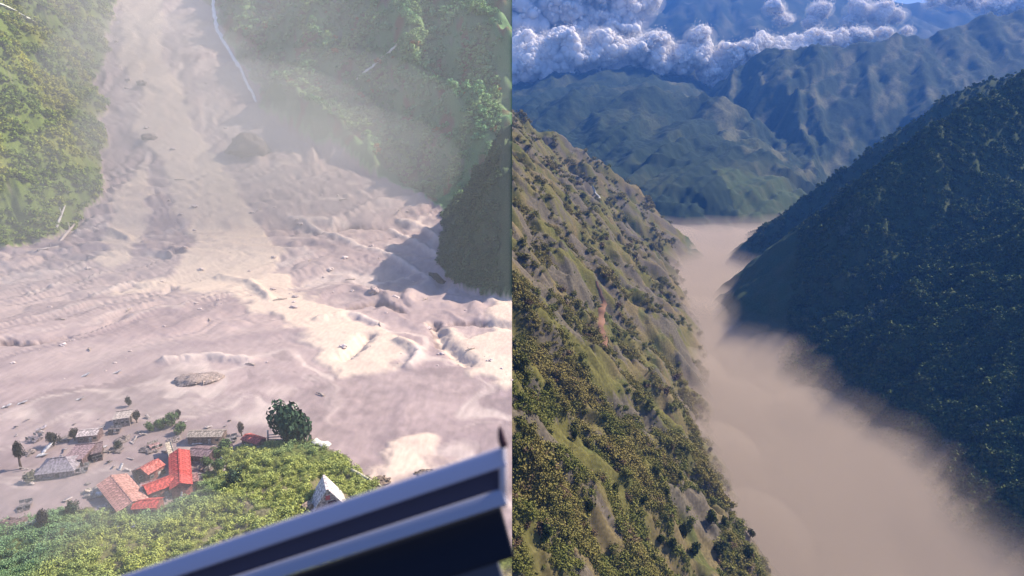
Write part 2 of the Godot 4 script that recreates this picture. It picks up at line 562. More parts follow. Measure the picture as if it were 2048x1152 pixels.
# ------------------------------------------------------------------ foliage
func leaf_mesh(seed_: int, leaves: int, size: float, squash := 1.0, lobes := 6) -> ArrayMesh:
	var r := RandomNumberGenerator.new()
	r.seed = seed_
	var cs := []
	for k in lobes:
		var a := r.randf() * TAU
		var e := r.randf_range(0.0, 0.62)
		cs.append([Vector3(cos(a) * e, r.randf_range(0.25, 0.85), sin(a) * e), r.randf_range(0.34, 0.55)])
	var v := PackedVector3Array()
	var c := PackedColorArray()
	var n := PackedVector3Array()
	for k in leaves:
		var lobe: Array = cs[r.randi() % lobes]
		var dir := Vector3(r.randfn(), r.randfn(), r.randfn()).normalized()
		var p: Vector3 = lobe[0] + dir * lobe[1] * pow(r.randf(), 0.3)
		p.y = maxf(p.y, 0.0) * squash
		var t := Vector3(r.randfn(), r.randfn(), r.randfn()).normalized()
		var u := (dir + t * 0.8).normalized()
		var s := u.cross(t).normalized() * size * r.randf_range(0.6, 1.3)
		var w := u.cross(s).normalized() * size * r.randf_range(0.6, 1.3)
		var sh := r.randf_range(0.7, 1.3)
		for q in [p - s, p + w, p + s, p - s, p + s, p - w]:
			v.append(q); n.append(u); c.append(Color(sh, sh, sh * r.randf_range(0.85, 1.1)))
	var arr := []
	arr.resize(Mesh.ARRAY_MAX)
	arr[Mesh.ARRAY_VERTEX] = v
	arr[Mesh.ARRAY_NORMAL] = n
	arr[Mesh.ARRAY_COLOR] = c
	var am := ArrayMesh.new()
	am.add_surface_from_arrays(Mesh.PRIMITIVE_TRIANGLES, arr)
	return am

func leaf_mat(key: String, glow := 0.5) -> StandardMaterial3D:
	var m := StandardMaterial3D.new()
	m.resource_name = key
	m.vertex_color_use_as_albedo = true
	m.roughness = 0.9
	m.metallic_specular = 0.15
	m.cull_mode = BaseMaterial3D.CULL_DISABLED
	m.backlight_enabled = true
	m.backlight = Color(0.25, 0.3, 0.1) * glow
	mats[key] = m
	return m

func scatter(called: String, label: String, category: String, mesh: Mesh, m: Material, places: Array) -> void:
	if places.is_empty(): return
	var mm := MultiMesh.new()
	mm.transform_format = MultiMesh.TRANSFORM_3D
	mm.use_colors = true
	mm.mesh = mesh
	mm.instance_count = places.size()
	for i in places.size():
		mm.set_instance_transform(i, places[i][0])
		mm.set_instance_color(i, places[i][1])
	var o := MultiMeshInstance3D.new()
	o.name = numbered(called)
	o.multimesh = mm
	o.material_override = m
	add_child(o)
	meta(o, label, category, "", "stuff")

func spot(p: Vector3, s: float, tall := 1.0) -> Transform3D:
	var b := Basis(Vector3.UP, rng.randf() * TAU).scaled(Vector3(s * rng.randf_range(0.8, 1.25), s * tall * rng.randf_range(0.75, 1.3), s * rng.randf_range(0.8, 1.25)))
	return Transform3D(b, p)

func build_shrubs() -> void:
	var bush := [leaf_mesh(3, 110, 0.18, 0.8), leaf_mesh(4, 220, 0.11, 0.85, 10), leaf_mesh(6, 320, 0.085, 0.9, 12)]
	var lists := [[], [], [], [], []]
	# hills round the gully, and the near bank
	for k in 105000:
		var d := 95.0 * pow(900.0 / 95.0, pow(rng.randf(), 0.75))
		var x := -d * rng.randf() * 1.05
		var z := -d
		var zo := shelf_zone(x, z)
		if zo < 2 or x > -3.0 - d * 0.012: continue
		var a: float = nz.patch.get_noise_2d(x, z)
		var b: float = nz.small.get_noise_2d(x * 0.6, z * 0.6)
		var y := shelf_height(x, z) - 0.25
		if zo == 2:
			var left := x < -180.0 and spur_d(x, z) > 0.0
			if a * 0.8 + b + rng.randf() * 1.1 < 0.28: continue
			if not left and hill_d(x, z) < 14.0 + 20.0 * rng.randf() * rng.randf(): continue
			var c := Color(0.19, 0.26, 0.04) if left else Color(0.18, 0.35, 0.15)
			c = c.lerp(Color(0.38, 0.38, 0.06) if left else Color(0.30, 0.42, 0.17), clampf(a * 2.0 + rng.randf() * 0.5, 0, 1))
			if not left and rng.randf() < 0.02: c = Color(0.34, 0.20, 0.06)
			lists[0].append([spot(Vector3(x, y, z), (1.0 + 3.8 * pow(rng.randf(), 2.2)) * (0.6 + d / 900.0)), c])
		elif zo == 3:
			if rng.randf() < 0.9: lists[2].append([spot(Vector3(x, y, z), rng.randf_range(1.2, 3.2)), Color(0.11, 0.165, 0.075).lerp(Color(0.16, 0.20, 0.09), rng.randf() * rng.randf())])  # leaf colour darkened as well, to carry shade on this face
		else:
			if shore_d(x, z) < 2.5 and rng.randf() < 0.7: continue
			if rng.randf() + b * 0.9 < 0.3: continue
			var yel := clampf(a * 1.6 + (x + 125.0) / 55.0, 0, 1)
			var cn := Color(0.17, 0.27, 0.13).lerp(Color(0.36, 0.38, 0.10), yel * rng.randf_range(0.7, 1.0))
			lists[1].append([spot(Vector3(x, y, z), 0.4 + 1.6 * pow(rng.randf(), 2.5)), cn])
	scatter("hillside_shrubs", "green shrubs and trees covering the slopes either side of the mudslide gully", "shrubs", bush[0], mats.leaf, lists[0])
	scatter("bank_shrubs", "yellow green bushes covering the river bank below the red roofed houses", "shrubs", bush[2], mats.leaf, lists[1])
	scatter("cliff_shrubs", "bushes with shade put into their dark colour on the steep hillside above the mud", "shrubs", bush[0], mats.leaf, lists[2])
	# the sunlit side of the deep valley and the dark spurs across it
	for k in 130000:
		var d := 150.0 * pow(1800.0 / 150.0, rng.randf())
		var x := d * rng.randf_range(-0.02, 0.5)
		var z := -d
		if sdist(bank_l, x, z) > -6.0: continue
		var b: float = nz.vsmall.get_noise_2d(x, z)
		var a: float = nz.patch.get_noise_2d(x * 0.6, z * 0.6)
		if a * 1.3 + b * 0.7 + rng.randf() * 0.8 < 0.52 + 0.3 * smoothstep(350.0, 800.0, d): continue
		var y := valley_height(x, z)
		if y < 4.0: continue
		var c := Color(0.145, 0.15, 0.04).lerp(Color(0.235, 0.19, 0.065), clampf(a * 1.8 + rng.randf() * 0.6, 0, 1))
		if rng.randf() < 0.04: c = Color(0.15, 0.10, 0.06)
		lists[3].append([spot(Vector3(x, y - 0.4, z), (0.9 + 4.2 * pow(rng.randf(), 2.6)) * (0.75 + d / 1500.0), 1.0), c])
	scatter("slope_shrubs", "olive scrub covering the sunlit mountainside beside the dust filled valley", "shrubs", bush[1], mats.leaf, lists[3])
	for k in 60000:
		var d := 420.0 * pow(2000.0 / 420.0, rng.randf())
		var x := d * rng.randf_range(0.3, 1.1)
		var z := -d
		if sdist(bank_r, x, z) < 10.0: continue
		var y := valley_height(x, z)
		if y < 8.0: continue
		lists[4].append([spot(Vector3(x, y - 0.5, z), (2.2 + 5.5 * pow(rng.randf(), 2.0)), 1.15), Color(0.08, 0.11, 0.042).lerp(Color(0.125, 0.135, 0.05), rng.randf() * rng.randf())])  # forest green kept darker, with some of the spur shade painted in
	scatter("spur_forest", "forest with part of its shade put into the dark colour, covering the spurs across the valley", "forest", bush[0], mats.leaf, lists[4])

# ------------------------------------------------------------------ air: dust and cloud
func fog(called: String, label: String, shape: int, where: Vector3, size: Vector3, density: float, c: Color, turn := 0.0) -> void:
	var f := FogVolume.new()
	f.name = numbered(called)
	f.shape = shape
	f.size = size
	f.position = where
	f.rotation.y = turn
	var m := FogMaterial.new()
	m.resource_name = called
	m.density = density
	m.albedo = c.linear_to_srgb()
	f.material = m
	add_child(f)
	meta(f, label, "dust", "", "stuff")

func build_dust() -> void:
	var box := RenderingServer.FOG_VOLUME_SHAPE_BOX
	var egg := RenderingServer.FOG_VOLUME_SHAPE_ELLIPSOID
	var brown := Color(0.97, 0.77, 0.62)
	for l in [[9.0, 0.06], [18.0, 0.025], [32.0, 0.009], [52.0, 0.003]]:
		fog("valley_dust", "brown dust bank filling the floor of the deep valley", box, Vector3(640, l[0] * 0.5 - 1.0, -1310), Vector3(1700, l[0], 2500), l[1], brown)
	for b in [[1500, 1000, 20, 150], [1640, 960, 16, 170], [1760, 1000, 22, 160], [1580, 870, 18, 130], [1450, 820, 24, 120], [1480, 700, 20, 130], [1560, 720, 34, 90], [1440, 600, 22, 150], [1520, 580, 26, 130], [1400, 520, 24, 190], [1440, 480, 26, 220], [1640, 850, 30, 100], [1850, 960, 30, 120], [1920, 1060, 26, 120], [1420, 930, 34, 90], [1500, 1090, 30, 90], [1380, 760, 40, 80], [1400, 640, 36, 90], [1340, 480, 34, 170], [1700, 1080, 14, 160], [1990, 1130, 30, 130], [1600, 1060, 12, 150]]:
		var q := on_level(b[0], b[1], 6.0)
		fog("dust_billow", "billow of brown dust rising from the bank that fills the valley", egg, q + Vector3(0, b[2] * 0.2, 0), Vector3(b[3] * 1.2, b[2] * 1.9, b[3] * 1.6), 0.006, brown, rng.randf_range(-0.5, 0.5))
	var pale := Color(0.95, 0.92, 0.86)
	fog("shelf_haze", "thin pale haze of dust over the flooded shelf", box, Vector3(-625, 560, -590), Vector3(1249, 540, 1050), 0.00030, pale)
	for e in [[330, 150, 620, 190, 110, 220, 0.0022], [480, 260, 520, 240, 110, 200, 0.0020], [620, 330, 450, 220, 90, 160, 0.0016], [270, 50, 720, 170, 150, 240, 0.0026], [300, 650, 300, 330, 70, 180, 0.0011], [430, 500, 380, 330, 110, 220, 0.0008], [660, 270, 500, 230, 130, 200, 0.0011], [800, 170, 540, 190, 150, 200, 0.0004], [560, 120, 620, 240, 150, 220, 0.0006], [80, 250, 480, 200, 120, 160, 0.0006], [500, 780, 215, 160, 40, 90, 0.0014], [120, 800, 205, 130, 36, 90, 0.0014], [260, 930, 165, 140, 40, 70, 0.0025], [150, 1060, 128, 75, 30, 40, 0.006], [330, 1110, 118, 60, 26, 36, 0.005], [500, 130, 640, 260, 170, 240, 0.0008], [120, 620, 330, 260, 60, 160, 0.0012], [420, 380, 440, 300, 120, 200, 0.0010]]:
		var p := at_depth(e[0], e[1], e[2])
		fog("mud_dust", "pale dust hanging over the mudslide gully", egg, p, Vector3(e[3], e[4], e[5]), e[6], pale)

func build_clouds() -> void:
	var puff := SphereMesh.new()
	puff.radius = 1.0
	puff.height = 2.0
	puff.radial_segments = 14
	puff.rings = 8
	var m := StandardMaterial3D.new()
	m.resource_name = "cloud_droplets"
	m.albedo_color = Color(0.985, 0.965, 0.94)
	m.backlight_enabled = true
	m.backlight = Color(0.97, 0.95, 0.92)
	m.roughness = 1.0
	m.metallic_specular = 0.0
	# each cloud: its puffs as [pixel x, pixel y, radius in pixels]
	var clouds := [
		["billowing white cloud bank along the crest of the blue ridge", [[960, 170, 50], [1030, 175, 40], [1045, 140, 44], [1090, 150, 40], [1130, 145, 34], [1180, 140, 30], [1240, 135, 28], [1300, 138, 26], [1060, 115, 50], [1110, 130, 40], [1150, 110, 40], [1180, 115, 34], [1225, 108, 36], [1270, 100, 34], [1320, 112, 36], [1310, 82, 26], [1360, 122, 30], [1400, 108, 34], [1400, 72, 22], [1425, 136, 34], [1460, 118, 30], [1500, 104, 28], [1530, 96, 30], [1565, 102, 30], [1600, 96, 28], [1640, 84, 28], [1680, 80, 22], [1720, 70, 20], [1770, 66, 15], [1815, 62, 11], [1120, 90, 36], [1200, 80, 30]], 4150.0, 40000],
		["soft grey white cloud filling the gap left of the tall blue peak", [[1000, 20, 70], [1045, 75, 60], [1050, 5, 50], [1120, 95, 50], [1180, 75, 46], [1215, 100, 40], [1110, 5, 50], [1160, 75, 40], [1190, 40, 34], [1235, 60, 40], [1255, 20, 38], [1290, 5, 26], [1060, 80, 50], [1100, -50, 60], [1200, -60, 60]], 5000.0, 34000],
		["small puffs of cloud against the tall blue peak", [[1550, 15, 16], [1568, 38, 15], [1640, 18, 18], [1625, 42, 14], [1720, 20, 22], [1760, 28, 22], [1795, 30, 16], [1700, 40, 14]], 5000.0, 7000],
		["pale cloud layer above the far right ridge", [[1870, 2, 16], [1910, -2, 20], [1950, 4, 20], [1990, 8, 22], [2040, 12, 24], [2090, 10, 30], [2150, 5, 40], [2250, 0, 50]], 5000.0, 7000],
	]
	for c in clouds:
		var d: float = c[2]
		var mppx := d / FPX
		var places := []
		var tot := 0.0
		for p in c[1]: tot += p[2] * p[2]
		for p in c[1]:
			var n := int(c[3] * p[2] * p[2] / tot)
			var o := at_depth(p[0], p[1], d)
			var rad: float = p[2] * mppx
			places.append([Transform3D(Basis.IDENTITY.scaled(Vector3(1, 0.8, 1) * rad * 0.45), o), Color.WHITE])
			fog("cloud_mist", "soft mist round the clouds on the blue ridge", RenderingServer.FOG_VOLUME_SHAPE_ELLIPSOID, o + Vector3(0, -rad * 0.1, 0), Vector3(3.0, 1.9, 2.6) * rad, 0.17 / rad, Color(0.98, 0.95, 0.92))
			for k in n:
				var dir := Vector3(rng.randfn(), rng.randfn(), rng.randfn()).normalized()
				var size := rad * 0.045 * pow(rng.randf() + 0.02, -0.62)
				size = minf(size, rad * 0.22)
				var pos: Vector3 = o + dir * Vector3(1, 0.8, 1.0) * (rad * rng.randf_range(0.55, 0.95) - size * 0.6)
				var q := pos * 0.6
				pos += Vector3(nz.cloud.get_noise_3dv(q), nz.cloud.get_noise_3dv(q + Vector3(500, 0, 0)) * 0.8, nz.cloud.get_noise_3dv(q + Vector3(0, 500, 0))) * rad * 0.75
				places.append([Transform3D(Basis.IDENTITY.scaled(Vector3.ONE * size), pos), Color.WHITE])
			for k in n * 2:
				var dir := Vector3(rng.randfn(), rng.randfn() * 0.7, rng.randfn()).normalized()
				var pos: Vector3 = o + dir * rad * (0.7 + absf(rng.randfn()) * 0.22)
				var q := pos * 0.6
				pos += Vector3(nz.cloud.get_noise_3dv(q), nz.cloud.get_noise_3dv(q + Vector3(500, 0, 0)) * 0.8, nz.cloud.get_noise_3dv(q + Vector3(0, 500, 0))) * rad * 0.75
				places.append([Transform3D(Basis.IDENTITY.scaled(Vector3.ONE * mppx * rng.randf_range(0.25, 0.6)), pos), Color.WHITE])
		scatter("cloud", c[0], "cloud", puff, m, places)

# ------------------------------------------------------------------ things on the shelf
func ground(px: float, py: float) -> Vector3:
	return on_field(px, py, shelf_height, 90.0, 1000.0, 1.5)

func box_part(called: String, size: Vector3, where: Vector3, m: Material, parent: Node, rot := Vector3.ZERO) -> MeshInstance3D:
	var b := BoxMesh.new()
	b.size = size
	return part(called, b, m, parent, Transform3D(Basis.from_euler(rot), where))

func tint(c: Color) -> StandardMaterial3D:
	var key := "sheet_%d_%d_%d" % [int(c.r * 200), int(c.g * 200), int(c.b * 200)]
	if mats.has(key): return mats[key]
	var m := StandardMaterial3D.new()
	m.resource_name = key
	m.albedo_color = c.linear_to_srgb()
	m.albedo_texture = mats.grime
	m.uv1_triplanar = true
	m.uv1_scale = Vector3(0.16, 0.16, 0.16)
	m.roughness = 0.75
	m.metallic_specular = 0.3
	mats[key] = m
	return m

func tri_mesh(tris: Array) -> ArrayMesh:
	var st := SurfaceTool.new()
	st.begin(Mesh.PRIMITIVE_TRIANGLES)
	for t in tris:
		for p in [t[0], t[2], t[1]]:
			st.add_vertex(p)
	st.generate_normals()
	return st.commit()

# gabled house from the two ends of its ridge in the photograph
func house(called: String, label: String, a: Array, b: Array, width: float, eave: float, roof_c: Color, wall_c: Color, rise := 1.3, ruined := 0.0) -> Node3D:
	var y := SHELF + eave + rise
	var pa := on_level(a[0], a[1], y)
	var pb := on_level(b[0], b[1], y)
	var mid := (pa + pb) * 0.5
	var base := minf(shelf_height(mid.x, mid.z), SHELF + 0.2) - 0.3
	var l := pa.distance_to(pb)
	var turn := -atan2(pb.z - pa.z, pb.x - pa.x)
	var o := thing(called, label, "house", Vector3(mid.x, base, mid.z), turn, "houses in the flooded hamlet")
	if ruined > 0.0: o.rotation = Vector3(rng.randf_range(-ruined, ruined), turn, rng.randf_range(-ruined, ruined))
	var h := y - rise - base
	var x := l * 0.5 - 0.25
	var z := width * 0.5 - 0.35
	var top := h + rise * (z / (width * 0.5)) - 0.1
	var wall := tri_mesh([
		[Vector3(-x, 0, z), Vector3(x, 0, z), Vector3(x, h, z)], [Vector3(-x, 0, z), Vector3(x, h, z), Vector3(-x, h, z)],
		[Vector3(x, 0, -z), Vector3(-x, 0, -z), Vector3(-x, h, -z)], [Vector3(x, 0, -z), Vector3(-x, h, -z), Vector3(x, h, -z)],
		[Vector3(x, 0, z), Vector3(x, 0, -z), Vector3(x, h, -z)], [Vector3(x, 0, z), Vector3(x, h, -z), Vector3(x, h, z)], [Vector3(x, h, z), Vector3(x, h, -z), Vector3(x, top, 0)],
		[Vector3(-x, 0, -z), Vector3(-x, 0, z), Vector3(-x, h, z)], [Vector3(-x, 0, -z), Vector3(-x, h, z), Vector3(-x, h, -z)], [Vector3(-x, h, -z), Vector3(-x, h, z), Vector3(-x, top, 0)]])
	part("wall", wall, tint(wall_c), o)
	var sl := sqrt(rise * rise + width * width * 0.25)
	var an := atan2(rise, width * 0.5)
	# the roof lies in separate sheets of metal
	var n := maxi(2, int(l / 2.4))
	for side in [-1.0, 1.0]:
		for k in n:
			if ruined > 0.0 and rng.randf() < ruined * 1.5: continue
			var sheet_c := roof_c * rng.randf_range(0.88, 1.1)
			box_part("roof_sheet", Vector3(l / n - 0.03, 0.07, sl), Vector3(-l * 0.5 + l * (k + 0.5) / n, h + rise * 0.5 + rng.randf_range(-0.02, 0.02), side * width * 0.25), tint(sheet_c), o, Vector3(side * an, 0, 0))
	box_part("ridge_cap", Vector3(l + 0.1, 0.09, 0.4), Vector3(0, h + rise + 0.02, 0), tint(roof_c * 0.9), o)
	var dark := plain_mat("opening", Color(0.03, 0.028, 0.03), 0.5)
	var frame := tint(Color(0.5, 0.46, 0.42))
	for side in [-1.0, 1.0]:
		box_part("door", Vector3(0.9, 2.0, 0.06), Vector3(l * 0.12, 1.0, side * (z + 0.02)), frame, o)
		for k in [-0.28, 0.34]:
			var w := box_part("window", Vector3(1.1, 0.95, 0.06), Vector3(l * k, 1.55, side * (z + 0.02)), frame, o)
			box_part("pane", Vector3(0.9, 0.75, 0.05), Vector3(0, 0, side * 0.02), dark, w)
	return o

# flat concrete roofed block between two pixels of its roof
func block(called: String, label: String, a: Array, b: Array, width: float, high: float, roof_c: Color, wall_c: Color, tilt := Vector3.ZERO) -> Node3D:
	var y := SHELF + high
	var pa := on_level(a[0], a[1], y)
	var pb := on_level(b[0], b[1], y)
	var mid := (pa + pb) * 0.5
	var base := minf(shelf_height(mid.x, mid.z), SHELF + 0.2) - 0.3
	var l := pa.distance_to(pb)
	var turn := -atan2(pb.z - pa.z, pb.x - pa.x)
	var o := thing(called, label, "house", Vector3(mid.x, base, mid.z), 0.0, "houses in the flooded hamlet")
	o.rotation = Vector3(tilt.x, turn, tilt.z)
	var h := y - base
	for s in [-1.0, 1.0]:
		box_part("wall", Vector3(l - 0.5, h - 0.15, 0.25), Vector3(0, (h - 0.15) * 0.5, s * (width * 0.5 - 0.3)), tint(wall_c), o)
		box_part("end_wall", Vector3(0.25, h - 0.15, width - 0.85), Vector3(s * (l * 0.5 - 0.4), (h - 0.15) * 0.5, 0), tint(wall_c), o)
	box_part("roof_slab", Vector3(l, 0.2, width), Vector3(0, h - 0.05, 0), tint(roof_c), o)
	box_part("parapet", Vector3(l, 0.25, 0.2), Vector3(0, h + 0.17, -width * 0.5 + 0.1), tint(roof_c * 0.85), o)
	var dark := plain_mat("opening", Color(0.03, 0.028, 0.03), 0.5)
	for k in [-0.3, 0.05, 0.32]:
		var w := box_part("window", Vector3(1.0, 0.9, 0.06), Vector3(l * k, h * 0.55, width * 0.5 - 0.16), tint(Color(0.5, 0.46, 0.42)), o)
		box_part("pane", Vector3(0.8, 0.7, 0.05), Vector3(0, 0, 0.02), dark, w)
	return o

# house with a hipped roof
func hip_house(label: String, a: Array, b: Array, width: float, eave: float, rise: float, roof_c: Color, wall_c: Color) -> void:
	var y := SHELF + eave + rise
	var pa := on_level(a[0], a[1], y)
	var pb := on_level(b[0], b[1], y)
	var mid := (pa + pb) * 0.5
	var r := pa.distance_to(pb) * 0.5
	var base := minf(shelf_height(mid.x, mid.z), SHELF + 0.2) - 0.3
	var o := thing("hipped_house", label, "house", Vector3(mid.x, base, mid.z), -atan2(pb.z - pa.z, pb.x - pa.x), "houses in the flooded hamlet")
	o.rotation.x = 0.06
	var h := y - rise - base
	var x := r + width * 0.42
	var z := width * 0.5
	box_part("wall", Vector3(x * 2.0 - 0.7, h, width - 0.7), Vector3(0, h * 0.5, 0), tint(wall_c), o)
	var e := [Vector3(-x, h, z), Vector3(x, h, z), Vector3(x, h, -z), Vector3(-x, h, -z)]
	var p := Vector3(-r, h + rise, 0)
	var q := Vector3(r, h + rise, 0)
	for f in [[[e[0], e[1], q], [e[0], q, p]], [[e[1], e[2], q]], [[e[2], e[3], p], [e[2], p, q]], [[e[3], e[0], p]]]:
		part("roof_slope", tri_mesh(f), tint(roof_c * rng.randf_range(0.92, 1.05)), o)
	box_part("ridge_cap", Vector3(r * 2.0 + 0.3, 0.12, 0.4), Vector3(0, h + rise + 0.03, 0), tint(roof_c * 0.85), o)
	box_part("door", Vector3(0.9, 1.9, 0.08), Vector3(0.4, 0.95, z - 0.33), plain_mat("opening", Color(0.03, 0.028, 0.03), 0.5), o)

# bent sheet of debris lying on the mud
func debris(called: String, label: String, px: float, py: float, l: float, w: float, c: Color, turn: float, lean: float, category := "debris", group := "") -> void:
	var p := ground(px, py)
	var o := MeshInstance3D.new()
	var tris := []
	var n := 4
	for k in n:
		var q := []
		for s in [k, k + 1]:
			for e in [-1.0, 1.0]:
				var r := RandomNumberGenerator.new()
				r.seed = int(px) * 31 + int(py) + s * 7 + int(e)
				q.append(Vector3((s / float(n) - 0.5) * l, r.randf_range(-0.12, 0.16) * w, e * w * 0.5 * r.randf_range(0.75, 1.1)))
		var t := Vector3(0, 0.06, 0)
		tris += [[q[0] + t, q[1] + t, q[3] + t], [q[0] + t, q[3] + t, q[2] + t], [q[1] - t, q[0] - t, q[3] - t], [q[3] - t, q[0] - t, q[2] - t]]
		tris += [[q[1] + t, q[1] - t, q[3] + t], [q[1] - t, q[3] - t, q[3] + t], [q[0] - t, q[0] + t, q[2] + t], [q[0] - t, q[2] + t, q[2] - t]]
	o.mesh = tri_mesh(tris)
	o.material_override = tint(c)
	o.name = numbered(called)
	o.position = p + Vector3(0, absf(sin(lean)) * l * 0.45 + 0.15, 0)
	o.rotation = Vector3(0, turn, lean)
	add_child(o)
	meta(o, label, category, group)

# tapered pole through pixels [x, y, height above ground]
func tube_mesh(pts: Array, radii: Array, sides := 7) -> ArrayMesh:
	var tris := []
	var rings := []
	for i in pts.size():
		var d: Vector3 = (pts[mini(i + 1, pts.size() - 1)] - pts[maxi(i - 1, 0)]).normalized()
		var u := d.cross(Vector3(0.31, 0.2, 0.93)).normalized()
		var v := d.cross(u)
		var ring := []
		for k in sides: ring.append(pts[i] + (u * cos(TAU * k / sides) + v * sin(TAU * k / sides)) * radii[i])
		rings.append(ring)
	for i in pts.size() - 1:
		for k in sides:
			var k2 := (k + 1) % sides
			tris += [[rings[i][k], rings[i][k2], rings[i + 1][k2]], [rings[i][k], rings[i + 1][k2], rings[i + 1][k]]]
	for e in [[0, 1], [pts.size() - 1, -1]]:
		for k in range(1, sides - 1):
			tris.append([rings[e[0]][0], rings[e[0]][k + 1], rings[e[0]][k]] if e[1] > 0 else [rings[e[0]][0], rings[e[0]][k], rings[e[0]][k + 1]])
	return tri_mesh(tris)

func log_thing(label: String, a: Array, b: Array, r: float, c: Color, category := "log") -> void:
	var pa := ground(a[0], a[1])
	var pb := ground(b[0], b[1])
	var o := thing("fallen_log", label, category, pa)
	var d := pb - pa
	var up := Vector3(0, r * 0.7, 0)
	part("trunk", tube_mesh([up, d * 0.3 + up * 1.5, d * 0.7 + up, d + up], [r, r * 0.9, r * 0.7, r * 0.45]), tint(c), o)
	part("branch_stub", tube_mesh([d * 0.62 + up, d * 0.72 + Vector3(0, r * 4.5, r * 2.0)], [r * 0.35, r * 0.15], 5), tint(c), o)

# a tree: tapered trunk with limbs and a crown of leaves
func tree(called: String, label: String, base: Vector3, high: float, wide: float, c: Color, seed_: int, group := "", bare := 0.3, leaves := 900) -> void:
	var r := RandomNumberGenerator.new()
	r.seed = seed_
	var o := thing(called, label, "tree", base, r.randf() * TAU, group)
	var lean := Vector3(r.randf_range(-0.06, 0.06), 0, r.randf_range(-0.06, 0.06)) * high
	var tr := high * 0.025 + 0.05
	part("trunk", tube_mesh([Vector3(0, -0.5, 0), Vector3(0, high * 0.25, 0) + lean * 0.2, Vector3(0, high * 0.55, 0) + lean * 0.6, Vector3(0, high * 0.85, 0) + lean], [tr * 1.3, tr, tr * 0.7, tr * 0.25]), mats.bark, o)
	var key := "crown_%d_%d" % [seed_ % 5, leaves]
	if not mats.has(key): mats[key] = leaf_mesh(100 + seed_ % 5, leaves, 0.085 if leaves > 500 else 0.13, 1.0, 11)
	for k in 4:
		var a := r.randf() * TAU
		var s := Vector3(0, high * r.randf_range(bare, 0.6), 0) + lean * 0.5
		part("limb", tube_mesh([s, s + Vector3(cos(a) * wide * 0.2, high * 0.1, sin(a) * wide * 0.2), s + Vector3(cos(a) * wide * 0.36, high * 0.17, sin(a) * wide * 0.36)], [tr * 0.5, tr * 0.35, tr * 0.12], 5), mats.bark, o)
	var m := leaf_mat("crown_leaf_%d_%d" % [int(c.r * 500), int(c.g * 500)], 0.4)
	m.albedo_color = c.linear_to_srgb()
	part("crown", mats[key], m, o, Transform3D(Basis.IDENTITY.scaled(Vector3(wide * 0.5, high * (1.0 - bare) * 0.8, wide * 0.5)), Vector3(0, high * bare, 0) + lean * 0.6))

func lump_mesh(seed_: int, size: Vector3, rough: float) -> ArrayMesh:
	var n := FastNoiseLite.new()
	n.seed = seed_
	n.frequency = 0.9
	n.fractal_octaves = 4
	var sp := SphereMesh.new()
	sp.radial_segments = 40
	sp.rings = 20
	sp.radius = 1.0
	sp.height = 2.0
	var st := SurfaceTool.new()
	st.create_from(sp, 0)
	var a := st.commit_to_arrays()
	var v: PackedVector3Array = a[Mesh.ARRAY_VERTEX]
	for i in v.size():
		var k := 1.0 + n.get_noise_3dv(v[i]) * rough
		v[i] = v[i] * k * size
	var am := ArrayMesh.new()
	var arr := []
	arr.resize(Mesh.ARRAY_MAX)
	arr[Mesh.ARRAY_VERTEX] = v
	arr[Mesh.ARRAY_INDEX] = a[Mesh.ARRAY_INDEX]
	am.add_surface_from_arrays(Mesh.PRIMITIVE_TRIANGLES, arr)
	var s2 := SurfaceTool.new()
	s2.create_from(am, 0)
	s2.generate_normals()
	return s2.commit()

func ribbon(called: String, label: String, category: String, pts: Array, widths: Array, m: Material, lift := 0.5, field := "shelf") -> void:
	var ps := []
	for k in (pts.size() - 1) * 5 + 1:
		var i := mini(k / 5, pts.size() - 2)
		var t := k / 5.0 - i
		var g := on_field(lerpf(pts[i][0], pts[i + 1][0], t) + rng.randf_range(-1.5, 1.5), lerpf(pts[i][1], pts[i + 1][1], t), shelf_height if field == "shelf" else valley_height, 90.0, 2500.0, 2.0)
		ps.append([g + Vector3(0, lift, 0), lerpf(widths[i], widths[i + 1], t) * rng.randf_range(0.75, 1.25)])
	var tris := []
	for k in ps.size() - 1:
		var q := []
		for s in [k, k + 1]:
			for e in [-1.0, 0.0, 1.0]:
				q.append(ps[s][0] + Vector3(e * ps[s][1], -absf(e) * 1.6, absf(e) * -0.4))
		tris += [[q[0], q[1], q[4]], [q[0], q[4], q[3]], [q[1], q[2], q[5]], [q[1], q[5], q[4]]]
	var o := part(called, tri_mesh(tris), m, self)
	meta(o, label, category)

